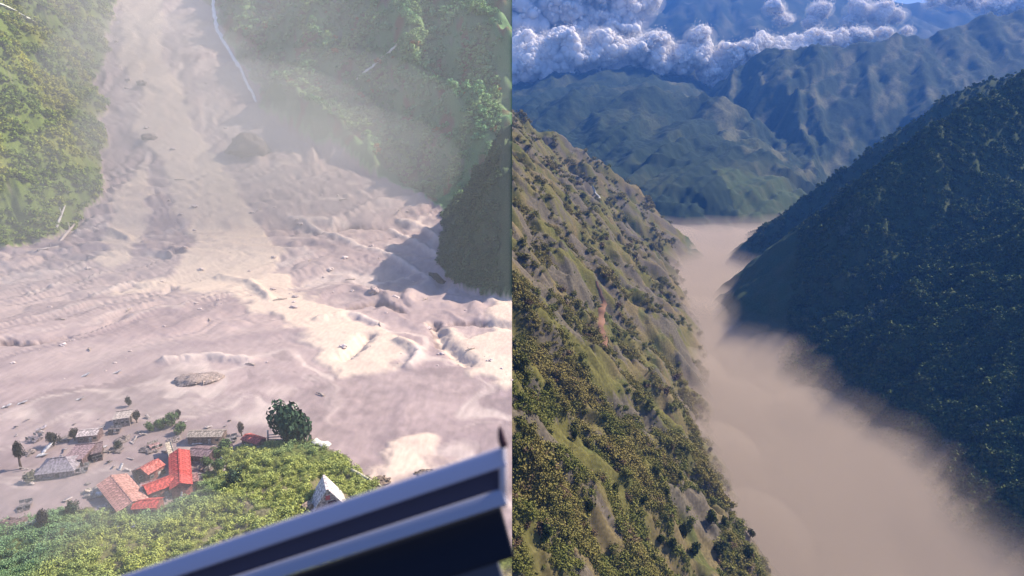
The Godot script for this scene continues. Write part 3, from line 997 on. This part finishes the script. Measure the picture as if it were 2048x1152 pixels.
func build_hamlet() -> void:
	var red := Color(0.60, 0.105, 0.085)
	var cream := Color(0.55, 0.47, 0.38)
	house("red_roofed_house", "long house with faded salmon roof sheets beside a heap of rubble", [222, 950], [266, 1003], 7.5, 2.8, Color(0.70, 0.36, 0.29), cream)
	house("red_roofed_house", "red roofed wing at the end of the salmon roofed house, next to the green bank", [268, 1001], [320, 998], 4.6, 2.7, red, Color(0.35, 0.14, 0.12), 1.0)
	house("red_roofed_house", "small house with light brick red roof behind the dark burnt looking shed", [281, 937], [317, 917], 5.6, 2.8, Color(0.66, 0.20, 0.16), Color(0.35, 0.14, 0.12))
	house("ruined_shed", "dark shed with part of its roof gone between two red roofs", [267, 944], [297, 932], 5.5, 2.2, Color(0.11, 0.07, 0.07), Color(0.14, 0.08, 0.08), 0.8, 0.12)
	house("red_roofed_house", "long red roofed house meeting the tall red wing at a corner", [287, 972], [345, 950], 5.8, 3.0, red, Color(0.38, 0.16, 0.14))
	block("porch", "pale pink flat porch roof at the end of the long red house", [281, 974], [306, 968], 3.4, 2.6, Color(0.62, 0.38, 0.37), cream)
	house("red_roofed_house", "red house whose ridge points to the river, joined by a cream strip", [357, 897], [361, 966], 5.6, 3.2, Color(0.66, 0.12, 0.10), Color(0.42, 0.16, 0.14))
	block("covered_walkway", "narrow cream roofed walkway along the side of the tall red house", [336, 884], [352, 936], 1.7, 3.3, Color(0.74, 0.60, 0.44), cream)
	house("lean_to", "brownish pink lean to on the side of the tall red house", [366, 957], [396, 949], 4.4, 2.3, Color(0.42, 0.22, 0.20), Color(0.3, 0.16, 0.14), 0.6)
	hip_house("grey hipped roof house standing alone in the mud with a shadow at its side", [104, 915], [132, 912], 8.0, 2.2, 2.4, Color(0.40, 0.345, 0.37), Color(0.34, 0.27, 0.27))
	block("flat_roofed_house", "mauve flat roofed house half buried in mud behind the grey hipped house", [138, 905], [180, 902], 8.2, 3.2, Color(0.40, 0.275, 0.28), Color(0.20, 0.13, 0.13), Vector3(0.04, 0, 0.03))
	block("flat_roofed_house", "broken brown slab house joined to the mauve flat roofed one", [184, 899], [206, 894], 7.4, 2.5, Color(0.30, 0.205, 0.20), Color(0.17, 0.12, 0.11), Vector3(-0.07, 0, 0.06))
	house("white_roofed_house", "long house with pinkish white roof sheets in the mud", [157, 861], [200, 857], 5.0, 2.2, Color(0.70, 0.58, 0.55), Color(0.24, 0.16, 0.16), 0.9)
	block("flat_roofed_house", "cream box house beside two dark shrubs at the hamlet's river side", [228, 832], [263, 827], 5.6, 3.2, Color(0.60, 0.50, 0.44), Color(0.42, 0.34, 0.30))
	house("grey_roofed_house", "long grey cream roofed house behind the green garden", [378, 862], [449, 861], 4.6, 2.6, Color(0.46, 0.38, 0.31), Color(0.26, 0.19, 0.17), 0.9)
	house("ruined_house", "ruined mauve house with white panels beside the tall red house", [384, 893], [430, 900], 5.6, 2.5, Color(0.33, 0.22, 0.22), Color(0.24, 0.15, 0.15), 0.9, 0.10)
	house("red_roofed_house", "small bright red roof near the big dark tree", [490, 868], [524, 878], 4.2, 2.4, Color(0.68, 0.15, 0.12), Color(0.38, 0.20, 0.18), 0.8)
	# white framed hut up on the green bank
	var hp := ground(655, 1004)
	var o := thing("white_hut", "white and pink gabled hut with dark openings on the green bank", "hut", hp, 0.4)
	o.scale = Vector3(1.2, 0.95, 1.2)
	var front := tri_mesh([[Vector3(-3.4, -0.6, 2.4), Vector3(3.4, -0.6, 2.4), Vector3(0, 6.0, 2.4)], [Vector3(3.4, -0.6, -2.4), Vector3(-3.4, -0.6, -2.4), Vector3(0, 6.0, -2.4)]])
	part("gable_wall", front, tint(Color(0.78, 0.60, 0.56)), o)
	for s in [-1.0, 1.0]:
		box_part("roof_slope", Vector3(0.18, 7.9, 5.6), Vector3(s * 1.95, 2.7, 0.1), tint(Color(0.86, 0.74, 0.70)), o, Vector3(0, 0, s * 0.485))
	box_part("ridge_cap", Vector3(0.5, 0.2, 5.7), Vector3(0, 6.2, 0.1), tint(Color(0.8, 0.7, 0.66)), o)
	box_part("doorway", Vector3(1.7, 2.6, 0.1), Vector3(0.8, 0.9, 2.45), plain_mat("hut_dark", Color(0.10, 0.05, 0.07), 0.8), o)
	box_part("upper_opening", Vector3(0.9, 1.3, 0.1), Vector3(0, 3.4, 2.45), plain_mat("hut_red", Color(0.50, 0.10, 0.10), 0.8), o)
	box_part("side_wall", Vector3(1.8, 2.4, 1.6), Vector3(-3.9, 0.8, 1.2), tint(Color(0.46, 0.33, 0.24)), o, Vector3(0, 0.3, 0.25))
	# white post frame left of the big tree
	var fp := ground(552, 884)
	var f := thing("post_frame", "white posts and beams of a washed out shed near the big dark tree", "frame", fp, 0.1)
	for s in [-2.2, 2.2]: box_part("post", Vector3(0.4, 4.4, 0.4), Vector3(s, 2.0, 0), tint(Color(0.78, 0.70, 0.66)), f, Vector3(0, 0, s * 0.04))
	for k in 3: box_part("beam", Vector3(4.8, 0.22, 0.25), Vector3(0.1, 1.0 + k * 0.9, 0.2), tint(Color(0.62, 0.52, 0.48)), f, Vector3(0, 0, 0.06 * (k - 1)))
	# rubble and wrecks
	for w in [["rubble_heap", "heap of pale rubble beside the salmon roofed house", 192, 985, 3.4, Color(0.50, 0.42, 0.35), 14], ["rubble_heap", "brown wreckage at the foot of the green bank below the grey hipped house", 22, 1052, 4.0, Color(0.22, 0.15, 0.14), 16], ["rubble_heap", "grey rubble spilling below the white tub", 208, 1018, 2.6, Color(0.46, 0.38, 0.38), 9], ["debris_mound", "pale mound of stones and broken wood out in the mud flat", 400, 760, 7.5, Color(0.47, 0.36, 0.31), 26], ["debris_mound", "brown clump of branches by the end of the pale pole", 760, 962, 2.6, Color(0.26, 0.19, 0.14), 12], ["debris_mound", "brown clump of uprooted brush on the mud above the helicopter window frame", 850, 946, 2.4, Color(0.27, 0.20, 0.15), 12]]:
		var g := ground(w[2], w[3])
		var n := thing(w[0], w[1], "debris", g)
		part("mound", lump_mesh(int(w[2]), Vector3(w[4], w[4] * 0.28, w[4] * 0.7), 0.7), tint(w[5]), n)
		for k in w[6]:
			var a := rng.randf() * TAU
			var e: float = sqrt(rng.randf()) * w[4]
			var pc: Color = w[5] * rng.randf_range(0.7, 1.7)
			box_part("broken_slab" if k % 2 else "plank", Vector3(rng.randf_range(0.5, 1.8), rng.randf_range(0.1, 0.3), rng.randf_range(0.2, 0.9)), Vector3(cos(a) * e, w[4] * 0.26 * (1.0 - e / w[4] * 0.7) + 0.15, sin(a) * e * 0.7), tint(pc), n, Vector3(rng.randf_range(-0.6, 0.6), rng.randf() * 6.0, rng.randf_range(-0.6, 0.6)))
	var tub := ground(202, 993)
	var tb := thing("white_tub", "white upturned tub lying on the pale rubble", "tub", tub + Vector3(0, 1.0, 0))
	part("shell", lump_mesh(77, Vector3(1.2, 0.55, 0.75), 0.12), tint(Color(0.88, 0.86, 0.86)), tb)
	part("rim", tube_mesh([Vector3(-1.2, -0.2, 0), Vector3(-0.7, -0.2, 0.62), Vector3(0.7, -0.2, 0.62), Vector3(1.2, -0.2, 0)], [0.1, 0.1, 0.1, 0.1], 5), tint(Color(0.8, 0.78, 0.78)), tb)
	for d in [
		["white sheet leaning on the grey hipped house's river side", 97, 900, 4.2, 1.3, Color(0.85, 0.8, 0.78), 1.3, 0.5],
		["white triangular scrap beside the grey hipped house's wall", 85, 912, 2.8, 1.6, Color(0.85, 0.8, 0.78), 0.1, 0.15],
		["pale pink sheet next to the dark shrub upstream of the hipped house", 84, 858, 3.0, 1.6, Color(0.76, 0.62, 0.6), 0.7, 0.2],
		["white board leaning on the mauve flat roofed house", 131, 902, 3.4, 0.7, Color(0.8, 0.72, 0.7), -0.7, 0.35],
		["white barrel shaped scrap at the end of the broken brown slab house", 210, 894, 1.6, 1.5, Color(0.82, 0.74, 0.74), 0.3, 0.1],
		["small white scrap in front of the broken brown slab house", 195, 922, 1.2, 1.0, Color(0.84, 0.8, 0.78), 0.3, 0.8],
		["white scrap standing beside the salmon roof's upper corner", 243, 938, 2.0, 0.9, Color(0.84, 0.78, 0.76), 1.5, 0.7],
		["white board standing in the yard below the long red house", 364, 997, 1.9, 0.6, Color(0.86, 0.82, 0.8), 1.4, 1.2],
		["white panel leaning on the ruined mauve house", 396, 888, 3.0, 1.6, Color(0.86, 0.76, 0.7), 0.0, 0.1],
		["pink white panel lying at the corner of the ruined mauve house", 424, 916, 3.0, 1.6, Color(0.76, 0.58, 0.6), 0.2, 0.15],
		["white scrap beside the round dark bush on the bank", 484, 934, 1.3, 0.8, Color(0.85, 0.8, 0.76), 0.8, 0.3],
		["white sheet among brown wreckage at the green bank's edge", 64, 1048, 3.2, 1.8, Color(0.84, 0.74, 0.72), 0.3, 0.2],
		["dull white sheet half under green leaves at the bank's edge", 78, 1068, 3.0, 1.3, Color(0.7, 0.6, 0.56), 0.2, 0.1],
		["white board among rubble below the salmon roofed house", 208, 1026, 1.8, 1.3, Color(0.78, 0.68, 0.68), 0.5, 0.4],
		["blue grey tarpaulin lying among green leaves on the bank", 252, 1054, 4.2, 2.6, Color(0.30, 0.32, 0.46), 0.3, 0.05],
		["big clean white roof sheet lying on the bank's crest by the dark tree", 643, 889, 5.6, 3.0, Color(0.9, 0.86, 0.78), -0.35, -0.12]]:
		debris("debris_sheet", d[0], d[1], d[2], d[3], d[4], d[5], d[6], d[7], "debris", "scattered sheets and boards")
	for d in [[15, 814, 2.6], [46, 807, 3.0], [161, 799, 2.4], [235, 746, 3.0], [172, 752, 3.0]]:
		debris("debris_sheet", "white scrap lying alone on the open mud flat", d[0], d[1], d[2], 1.6, Color(0.86, 0.8, 0.78), 0.3, 0.3, "debris", "white scraps out on the mud flat")
	log_thing("pale upright bleached trunk leaning on the left bank of the mudslide", [112, 462], [131, 412], 1.0, Color(0.82, 0.76, 0.72))
	log_thing("pinkish bleached trunk lying at the left bank's muddy edge", [118, 490], [153, 446], 1.1, Color(0.76, 0.62, 0.56))
	log_thing("thin pale trunk lying level on the mud below the left hillside", [75, 503], [118, 494], 0.8, Color(0.72, 0.62, 0.58))
	log_thing("long pale yellow pole lying at the edge of the green bank", [697, 940], [762, 974], 0.55, Color(0.72, 0.66, 0.45), "pole")
	# stones in the gully
	for r in [["rock_outcrop", "dark brown outcrop in the mud at the foot of the thin waterfall", 497, 300, Vector3(17, 12, 11), Color(0.20, 0.15, 0.13)], ["boulder", "small dark boulder in the middle of the gully stream", 285, 168, Vector3(5, 3.2, 4), Color(0.26, 0.19, 0.15)], ["boulder", "brown boulder in the stream where the gully widens", 298, 275, Vector3(6, 3.6, 5), Color(0.36, 0.27, 0.22)], ["boulder", "pale boulder standing alone in the mauve mud near the swells", 748, 583, Vector3(2.6, 2.8, 2.2), Color(0.62, 0.48, 0.45)], ["boulder", "white stone at the foot of the dark outcrop", 520, 300, Vector3(3.2, 2.6, 2.6), Color(0.78, 0.70, 0.68)]]:
		var g := ground(r[2], r[3])
		var b := part(r[0], lump_mesh(int(r[2]), r[4], 0.6), tint(r[5]), self, Transform3D(Basis.IDENTITY, g))
		meta(b, r[1], "rock")
	ribbon("waterfall", "thin white waterfall running down the hazy green slope", "waterfall", [[424, -12], [428, 25], [434, 58], [455, 95], [477, 132], [497, 172], [513, 206]], [2.2, 2.4, 3.0, 2.6, 2.4, 2.0, 1.4], plain_mat("falling_water", Color(0.88, 0.88, 0.85), 0.5), 1.6)
	ribbon("rock_scar", "straight pale scar of bare rock on the green slope", "rock", [[802, 90], [778, 112], [745, 140], [712, 167]], [0.7, 1.3, 1.3, 0.6], plain_mat("bare_rock", Color(0.70, 0.70, 0.58), 0.9), 4.6)
	ribbon("rock_scar", "pale twisted scar of bare rock above the dark overhang in the upper corner", "rock", [[-10, 10], [20, 22], [48, 38], [75, 52]], [1.2, 1.8, 1.8, 1.0], plain_mat("bare_rock", Color(0.70, 0.70, 0.58), 0.9), 4.0)
	ribbon("rock_scar", "reddish bare earth scar on the sunlit mountainside above the dust", "rock", [[1192, 565], [1205, 610], [1198, 655], [1212, 700]], [2.0, 4.5, 5.5, 2.5], plain_mat("red_earth", Color(0.22, 0.12, 0.075), 0.95), 2.4, "valley")
	ribbon("rock_scar", "pale bare streak high on the sunlit mountainside", "rock", [[1182, 372], [1190, 385], [1200, 400]], [1.5, 3.0, 2.0], plain_mat("pale_rock", Color(0.40, 0.38, 0.34), 0.95), 5.0, "valley")

func build_stones() -> void:
	var places := []
	for k in 1500:
		var d := 200.0 * pow(850.0 / 200.0, rng.randf())
		var x := -d * rng.randf() * 0.9
		var z := -d
		var zo := shelf_zone(x, z)
		if zo > 1: continue
		if smear(nz.patch, x, z, 3.0) + rng.randf() * 0.5 < 0.42: continue
		var s := (0.15 + 1.1 * pow(rng.randf(), 6.0)) * (0.5 + d / 500.0)
		var c := Color(0.40, 0.31, 0.29).lerp(Color(0.58, 0.47, 0.43), rng.randf())
		places.append([Transform3D(Basis.from_euler(Vector3(rng.randf() * 6.0, rng.randf() * 6.0, 0)).scaled(Vector3(s * 1.3, s * 0.7, s)), Vector3(x, shelf_height(x, z) + s * 0.1, z)), c])
	var m := StandardMaterial3D.new()
	m.resource_name = "stone"
	m.vertex_color_use_as_albedo = true
	m.roughness = 0.95
	scatter("mud_stones", "stones and broken wood strewn through the mudslide", "stones", lump_mesh(9, Vector3.ONE, 0.8), m, places)
	for p in [[620, 520, 8.0], [700, 560, 6.0], [560, 600, 7.0], [760, 650, 6.0], [420, 640, 5.0], [260, 620, 6.0], [850, 600, 6.0], [940, 700, 5.0], [520, 420, 9.0], [690, 400, 9.0], [360, 360, 8.0], [800, 420, 8.0], [120, 640, 5.0], [180, 700, 4.0], [640, 790, 4.0], [500, 730, 4.0]]:
		var g := ground(p[0], p[1])
		var o := thing("drift_log", "thin stripped trunk lying in the mudslide", "log", g + Vector3(0, 0.3, 0), rng.randf() * 6.0, "trunks strewn in the mudslide")
		part("trunk", tube_mesh([Vector3(-p[2] * 0.5, 0, 0), Vector3(0, 0.25, 0.2), Vector3(p[2] * 0.5, 0.1, 0)], [0.4, 0.32, 0.15], 6), tint(Color(0.50, 0.40, 0.34)), o)
		part("branch_stub", tube_mesh([Vector3(0.3, 0.2, 0.1), Vector3(1.0, 1.1, 0.8)], [0.15, 0.06], 5), tint(Color(0.50, 0.40, 0.34)), o)

func landmark(px: float, py: float) -> String:
	var best := ""
	var most := 1e9
	for l in [["grey hipped house", 118, 930], ["mauve flat roofed house", 160, 905], ["pinkish white roofed house", 180, 860], ["cream box house", 246, 835], ["salmon roofed house", 245, 975], ["tall red house", 358, 930], ["long grey cream house", 414, 864], ["slim dark tree", 42, 920], ["ruined mauve house", 408, 900], ["garden trees", 335, 860], ["long red house", 315, 965], ["broken brown slab house", 196, 905], ["small bright red roof", 506, 875]]:
		var d := Vector2(px - l[1], (py - l[2]) * 1.7).length()
		if d < most:
			most = d
			best = l[0]
	return best

func build_clutter() -> void:
	for w in [["torn grey roof lying flat in the mud beside the grey hipped house", 150, 938, 176, 932, 4.0, Color(0.36, 0.30, 0.31)], ["torn brown roof lying flat near the cream box house", 215, 860, 240, 856, 3.6, Color(0.30, 0.22, 0.21)], ["torn pink roof lying flat between the gardens and the tall red house", 296, 893, 318, 884, 3.6, Color(0.50, 0.30, 0.29)], ["torn grey roof lying flat beside the long grey cream house", 452, 876, 474, 872, 3.6, Color(0.42, 0.36, 0.35)], ["torn mauve roof lying flat upstream of the slim dark tree", 58, 872, 80, 876, 3.2, Color(0.44, 0.35, 0.36)], ["torn brown roof lying flat at the end of the lean to", 402, 938, 420, 926, 3.4, Color(0.34, 0.22, 0.19)], ["torn grey roof lying flat near the brown wreckage at the green bank", 36, 1012, 62, 1006, 3.6, Color(0.34, 0.28, 0.28)], ["torn white roof lying flat beside the white post frame", 512, 902, 536, 896, 3.4, Color(0.66, 0.56, 0.52)]]:
		house("collapsed_shed", w[0], [w[1], w[2]], [w[3], w[4]], w[5], 0.5, w[6], w[6] * 0.6, 0.7, 0.14)
	for k in 70:
		var px := rng.randf_range(30, 470)
		var py := rng.randf_range(835, 1000)
		if py > 1060.0 - px * 0.25: continue
		var g := rng.randf_range(0.25, 0.75)
		var l := rng.randf_range(0.8, 2.6)
		var w := rng.randf_range(0.4, 1.3)
		var tone := "pale" if g > 0.55 else "grey brown" if g > 0.38 else "dark brown"
		var size := "long" if l > 1.9 else "short" if l < 1.3 else "broken"
		debris("wreckage_piece", "%s %s %s stuck in the mud near the %s" % [size, tone, "board" if w < 0.8 else "sheet", landmark(px, py)], px, py, l, w, Color(g, g * 0.84, g * 0.8), rng.randf() * 3.0, rng.randf_range(-0.5, 0.5), "debris", "wreckage among the houses")
	for w in [[112, 950, 3.2, 0.30], [172, 925, 2.6, 0.24], [232, 900, 2.4, 0.26], [330, 990, 3.0, 0.34], [405, 912, 2.6, 0.28], [300, 900, 2.8, 0.26], [245, 880, 2.6, 0.30], [130, 878, 2.2, 0.3], [60, 905, 2.0, 0.34], [350, 880, 2.4, 0.3], [500, 895, 2.8, 0.4]]:
		var n := thing("wreckage_heap", "low heap of splintered wood and mud beside the " + landmark(w[0], w[1]), "debris", ground(w[0], w[1]), rng.randf() * 3.0, "wreckage heaps among the houses")
		var base := Color(w[3], w[3] * 0.8, w[3] * 0.74)
		part("mound", lump_mesh(int(w[0]), Vector3(w[2], w[2] * 0.25, w[2] * 0.7), 0.7), tint(base), n)
		for k in 12:
			var a := rng.randf() * TAU
			var e: float = sqrt(rng.randf()) * w[2]
			box_part("plank", Vector3(rng.randf_range(0.8, 2.4), 0.12, rng.randf_range(0.15, 0.6)), Vector3(cos(a) * e, w[2] * 0.24 * (1.0 - e / w[2] * 0.7) + 0.15, sin(a) * e * 0.7), tint(base * rng.randf_range(0.6, 2.0)), n, Vector3(rng.randf_range(-0.5, 0.5), rng.randf() * 6.0, rng.randf_range(-0.5, 0.5)))

func build_trees() -> void:
	var dark := Color(0.035, 0.035, 0.028)
	tree("broad_tree", "big round dark green tree at the crest of the green bank", ground(582, 884), 13.5, 14.5, Color(0.05, 0.085, 0.05), 5, "", 0.0, 2600)
	tree("slim_tree", "tall slim dark tree standing alone in the mud with bare trunks", ground(42, 938), 9.5, 3.8, dark, 12, "", 0.4)
	tree("small_tree", "dark bushy tree next to a pale pink sheet in the mud", ground(108, 892), 5.6, 4.4, dark, 13, "", 0.2)
	tree("small_tree", "dark round tree at the corner of the pinkish white roof", ground(150, 880), 4.6, 3.4, dark, 14, "", 0.2)
	tree("small_tree", "dark little tree out on the mud beyond the cream box house", ground(258, 812), 3.6, 3.2, dark, 15, "", 0.2)
	tree("small_tree", "dark tree touching the wall of the cream box house", ground(274, 845), 4.6, 3.4, dark, 16, "", 0.2)
	tree("small_tree", "dark tree at the river side of the green garden", ground(358, 838), 3.8, 2.6, dark, 17, "", 0.2)
	tree("small_tree", "grey green tree at the end of the broken brown slab house", ground(238, 898), 3.2, 2.8, Color(0.07, 0.08, 0.06), 18, "", 0.2)
	tree("small_tree", "dull brown tree beside the small bright red roof", ground(484, 872), 5.0, 3.0, Color(0.07, 0.06, 0.05), 20, "", 0.2)
	tree("small_tree", "round dark bush by a white scrap on the bank", ground(470, 968), 5.0, 5.6, Color(0.05, 0.08, 0.05), 19, "", 0.08)
	tree("small_tree", "round olive bush in the mud under the slim dark tree", ground(62, 962), 3.2, 4.4, Color(0.13, 0.125, 0.085), 21, "", 0.05)
	tree("small_tree", "dark tree behind the white sheet at the green bank's edge", ground(88, 1052), 5.2, 3.6, Color(0.06, 0.055, 0.045), 22, "", 0.15)
	tree("small_tree", "dark tree rising from the green bank below the white tub", ground(150, 1030), 4.6, 4.6, Color(0.045, 0.07, 0.045), 23, "", 0.15)
	for p in [[322, 858, 4.0], [345, 852, 5.0], [362, 866, 4.2], [430, 918, 4.0], [452, 905, 5.0], [440, 945, 4.2], [415, 935, 3.6], [300, 862, 3.4]]:
		tree("garden_tree", "green leafy tree in the gardens between the hamlet's houses", ground(p[0], p[1]), p[2], p[2] * 1.15, Color(0.10, 0.15, 0.06), int(p[0]), "garden trees of the hamlet", 0.12)
	for p in [[1455, 985, 7], [1437, 1004, 6], [1412, 950, 7], [1422, 1046, 12], [1448, 1052, 9], [1472, 1062, 9], [1496, 1120, 12], [1500, 1075, 9], [1534, 1150, 8], [1370, 1075, 11], [1345, 1100, 9], [1322, 1088, 8], [1390, 1110, 10], [1440, 1110, 11], [1300, 1125, 8], [1180, 1030, 9], [1100, 950, 8], [1150, 880, 7], [1230, 990, 8], [1285, 1010, 8], [1330, 990, 7], [1090, 1075, 8], [1360, 960, 7], [1420, 905, 7], [1470, 1130, 9]]:
		var b := on_field(p[0], p[1], valley_height, 140.0, 1500.0, 2.0)
		tree("slope_tree", "leafy tree standing out of the scrub on the sunlit mountainside", b, p[2], p[2] * 0.85, Color(0.05, 0.062, 0.018).lerp(Color(0.085, 0.085, 0.02), rng.randf()), int(p[0]), "trees on the sunlit mountainside", 0.15, 500)
	# brush along the spur crests, coloured paler to paint sunlight on it
	var lists := []
	for l in [[[1690, 660], [1735, 640], [1765, 600], [1802, 558]], [[1945, 870], [1970, 840], [2005, 815], [2030, 770]], [[1850, 935], [1890, 905], [1885, 885], [1900, 900]], [[1680, 470], [1720, 420]]]:
		for k in 130:
			var t: float = rng.randf() * (l.size() - 1.001)
			var i := int(t)
			var g := on_field(lerpf(l[i][0], l[i + 1][0], t - i) + rng.randfn() * 5.0, lerpf(l[i][1], l[i + 1][1], t - i) + rng.randfn() * 5.0, valley_height, 400.0, 2000.0, 4.0)
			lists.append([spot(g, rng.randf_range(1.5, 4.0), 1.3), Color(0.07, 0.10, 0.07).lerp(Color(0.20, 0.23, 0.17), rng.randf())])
	scatter("lit_tone_brush", "brush with sunlight put into its pale colour along the crests of the dark spurs", "shrubs", leaf_mesh(8, 60, 0.2), mats.leaf, lists)

func build_window() -> void:
	# the sill of the helicopter's open window, a metre and a half from the lens
	var o := thing("helicopter_window_frame", "blurred grey and black window frame of the helicopter", "window frame", at_depth(700, 1040, 1.5))
	var bars := [["outer_rail", 150, 1203, 1008, 912, 1.56, 0.056, Color(0.33, 0.31, 0.38)], ["rubber_seal", 150, 1241, 1004, 957, 1.58, 0.085, Color(0.045, 0.04, 0.06)], ["inner_rail", 150, 1273, 1010, 992, 1.54, 0.046, Color(0.25, 0.25, 0.31)], ["door_panel", 150, 1345, 1014, 1062, 1.55, 0.150, Color(0.008, 0.010, 0.018)], ["lower_ledge", 150, 1500, 1014, 1185, 1.53, 0.26, Color(0.045, 0.052, 0.075)]]
	for b in bars:
		var pa := at_depth(b[1], b[2], b[5])
		var pb := at_depth(b[3], b[4], b[5])
		var d := pb - pa
		var xa := d.normalized()
		var za := (Vector3(0, CAM_Y, 0) - (pa + pb) * 0.5).normalized()
		var ya := za.cross(xa).normalized()
		za = xa.cross(ya).normalized()
		# rounded bar: profile of an octagon, swept from end to end
		var w: float = b[6] * 0.5
		var prof := []
		for k in 12:
			var a := TAU * k / 12.0
			prof.append(Vector2(signf(cos(a)) * pow(absf(cos(a)), 0.35) * w, signf(sin(a)) * pow(absf(sin(a)), 0.35) * 0.010))
		var tris := []
		for k in 12:
			var p0: Vector2 = prof[k]
			var p1: Vector2 = prof[(k + 1) % 12]
			var a0 := pa + ya * p0.x + za * p0.y - o.position
			var a1 := pa + ya * p1.x + za * p1.y - o.position
			tris += [[a0, a0 + d, a1 + d], [a0, a1 + d, a1]]
		for k in range(1, 11):
			for e in [Vector3.ZERO, d]:
				tris.append([pa - o.position + e + ya * prof[0].x + za * prof[0].y, pa - o.position + e + ya * prof[k].x + za * prof[k].y, pa - o.position + e + ya * prof[k + 1].x + za * prof[k + 1].y])
		part(b[0], tri_mesh(tris), plain_mat("frame_" + b[0], b[7], 0.9), o)
	var post := [at_depth(1006, 888, 1.56) - o.position, at_depth(1006, 940, 1.55) - o.position, at_depth(1006, 1010, 1.55) - o.position]
	part("corner_post", tube_mesh(post, [0.008, 0.011, 0.012], 10), plain_mat("frame_post", Color(0.34, 0.32, 0.37), 0.5), o)
	part("latch", tube_mesh([at_depth(1000, 853, 1.53) - o.position, at_depth(1001, 864, 1.53) - o.position, at_depth(1003, 876, 1.53) - o.position, at_depth(1008, 892, 1.53) - o.position], [0.004, 0.008, 0.011, 0.012], 8), plain_mat("frame_latch", Color(0.04, 0.02, 0.03), 0.5), o)

func _ready() -> void:
	rng.seed = 7
	stage()
	noise("mid", 11, 0.018, 3)
	noise("small", 12, 0.09, 4)
	noise("flow", 13, 0.03, 4)
	noise("ripple", 14, 0.16, 3)
	noise("crease", 15, 0.028, 3)
	noise("rill", 16, 0.022, 4)
	noise("patch", 17, 0.022, 4)
	noise("streak", 18, 0.05, 4)
	noise("vmid", 21, 0.006, 4)
	noise("vridge", 22, 0.0065, 5)
	noise("vsmall", 23, 0.035, 4)
	noise("cloud", 24, 0.008, 4)
	var t1 := noise_image(31, 0.02, 0.88, 1.0)
	var t2 := noise_image(32, 0.035, 0.55, 1.0)
	ground_mat("mud", t1, Vector3(0.03, 0.03, 0.011), 0.5)
	ground_mat("flowmud", t1, Vector3(0.05, 0.05, 0.02), 0.55)
	ground_mat("slope", t2, Vector3(0.06, 0.06, 0.06), 1.0)
	ground_mat("valley", t2, Vector3(0.02, 0.02, 0.02), 1.0)
	ground_mat("far", t2, Vector3(0.004, 0.004, 0.004), 1.0)
	mats.grime = noise_image(33, 0.03, 0.45, 1.1, 256)
	plain_mat("bark", Color(0.09, 0.065, 0.05), 0.95)
	leaf_mat("leaf", 0.8)
	plan_shelf()
	swell_lines()
	plan_valley()
	build_shelf()
	print("shelf ", Time.get_ticks_msec())
	build_valley()
	print("valley ", Time.get_ticks_msec())
	build_shrubs()
	print("shrubs ", Time.get_ticks_msec())
	build_hamlet()
	build_stones()
	build_clutter()
	build_trees()
	build_window()
	print("things ", Time.get_ticks_msec())
	build_dust()
	build_clouds()
	print("air ", Time.get_ticks_msec())
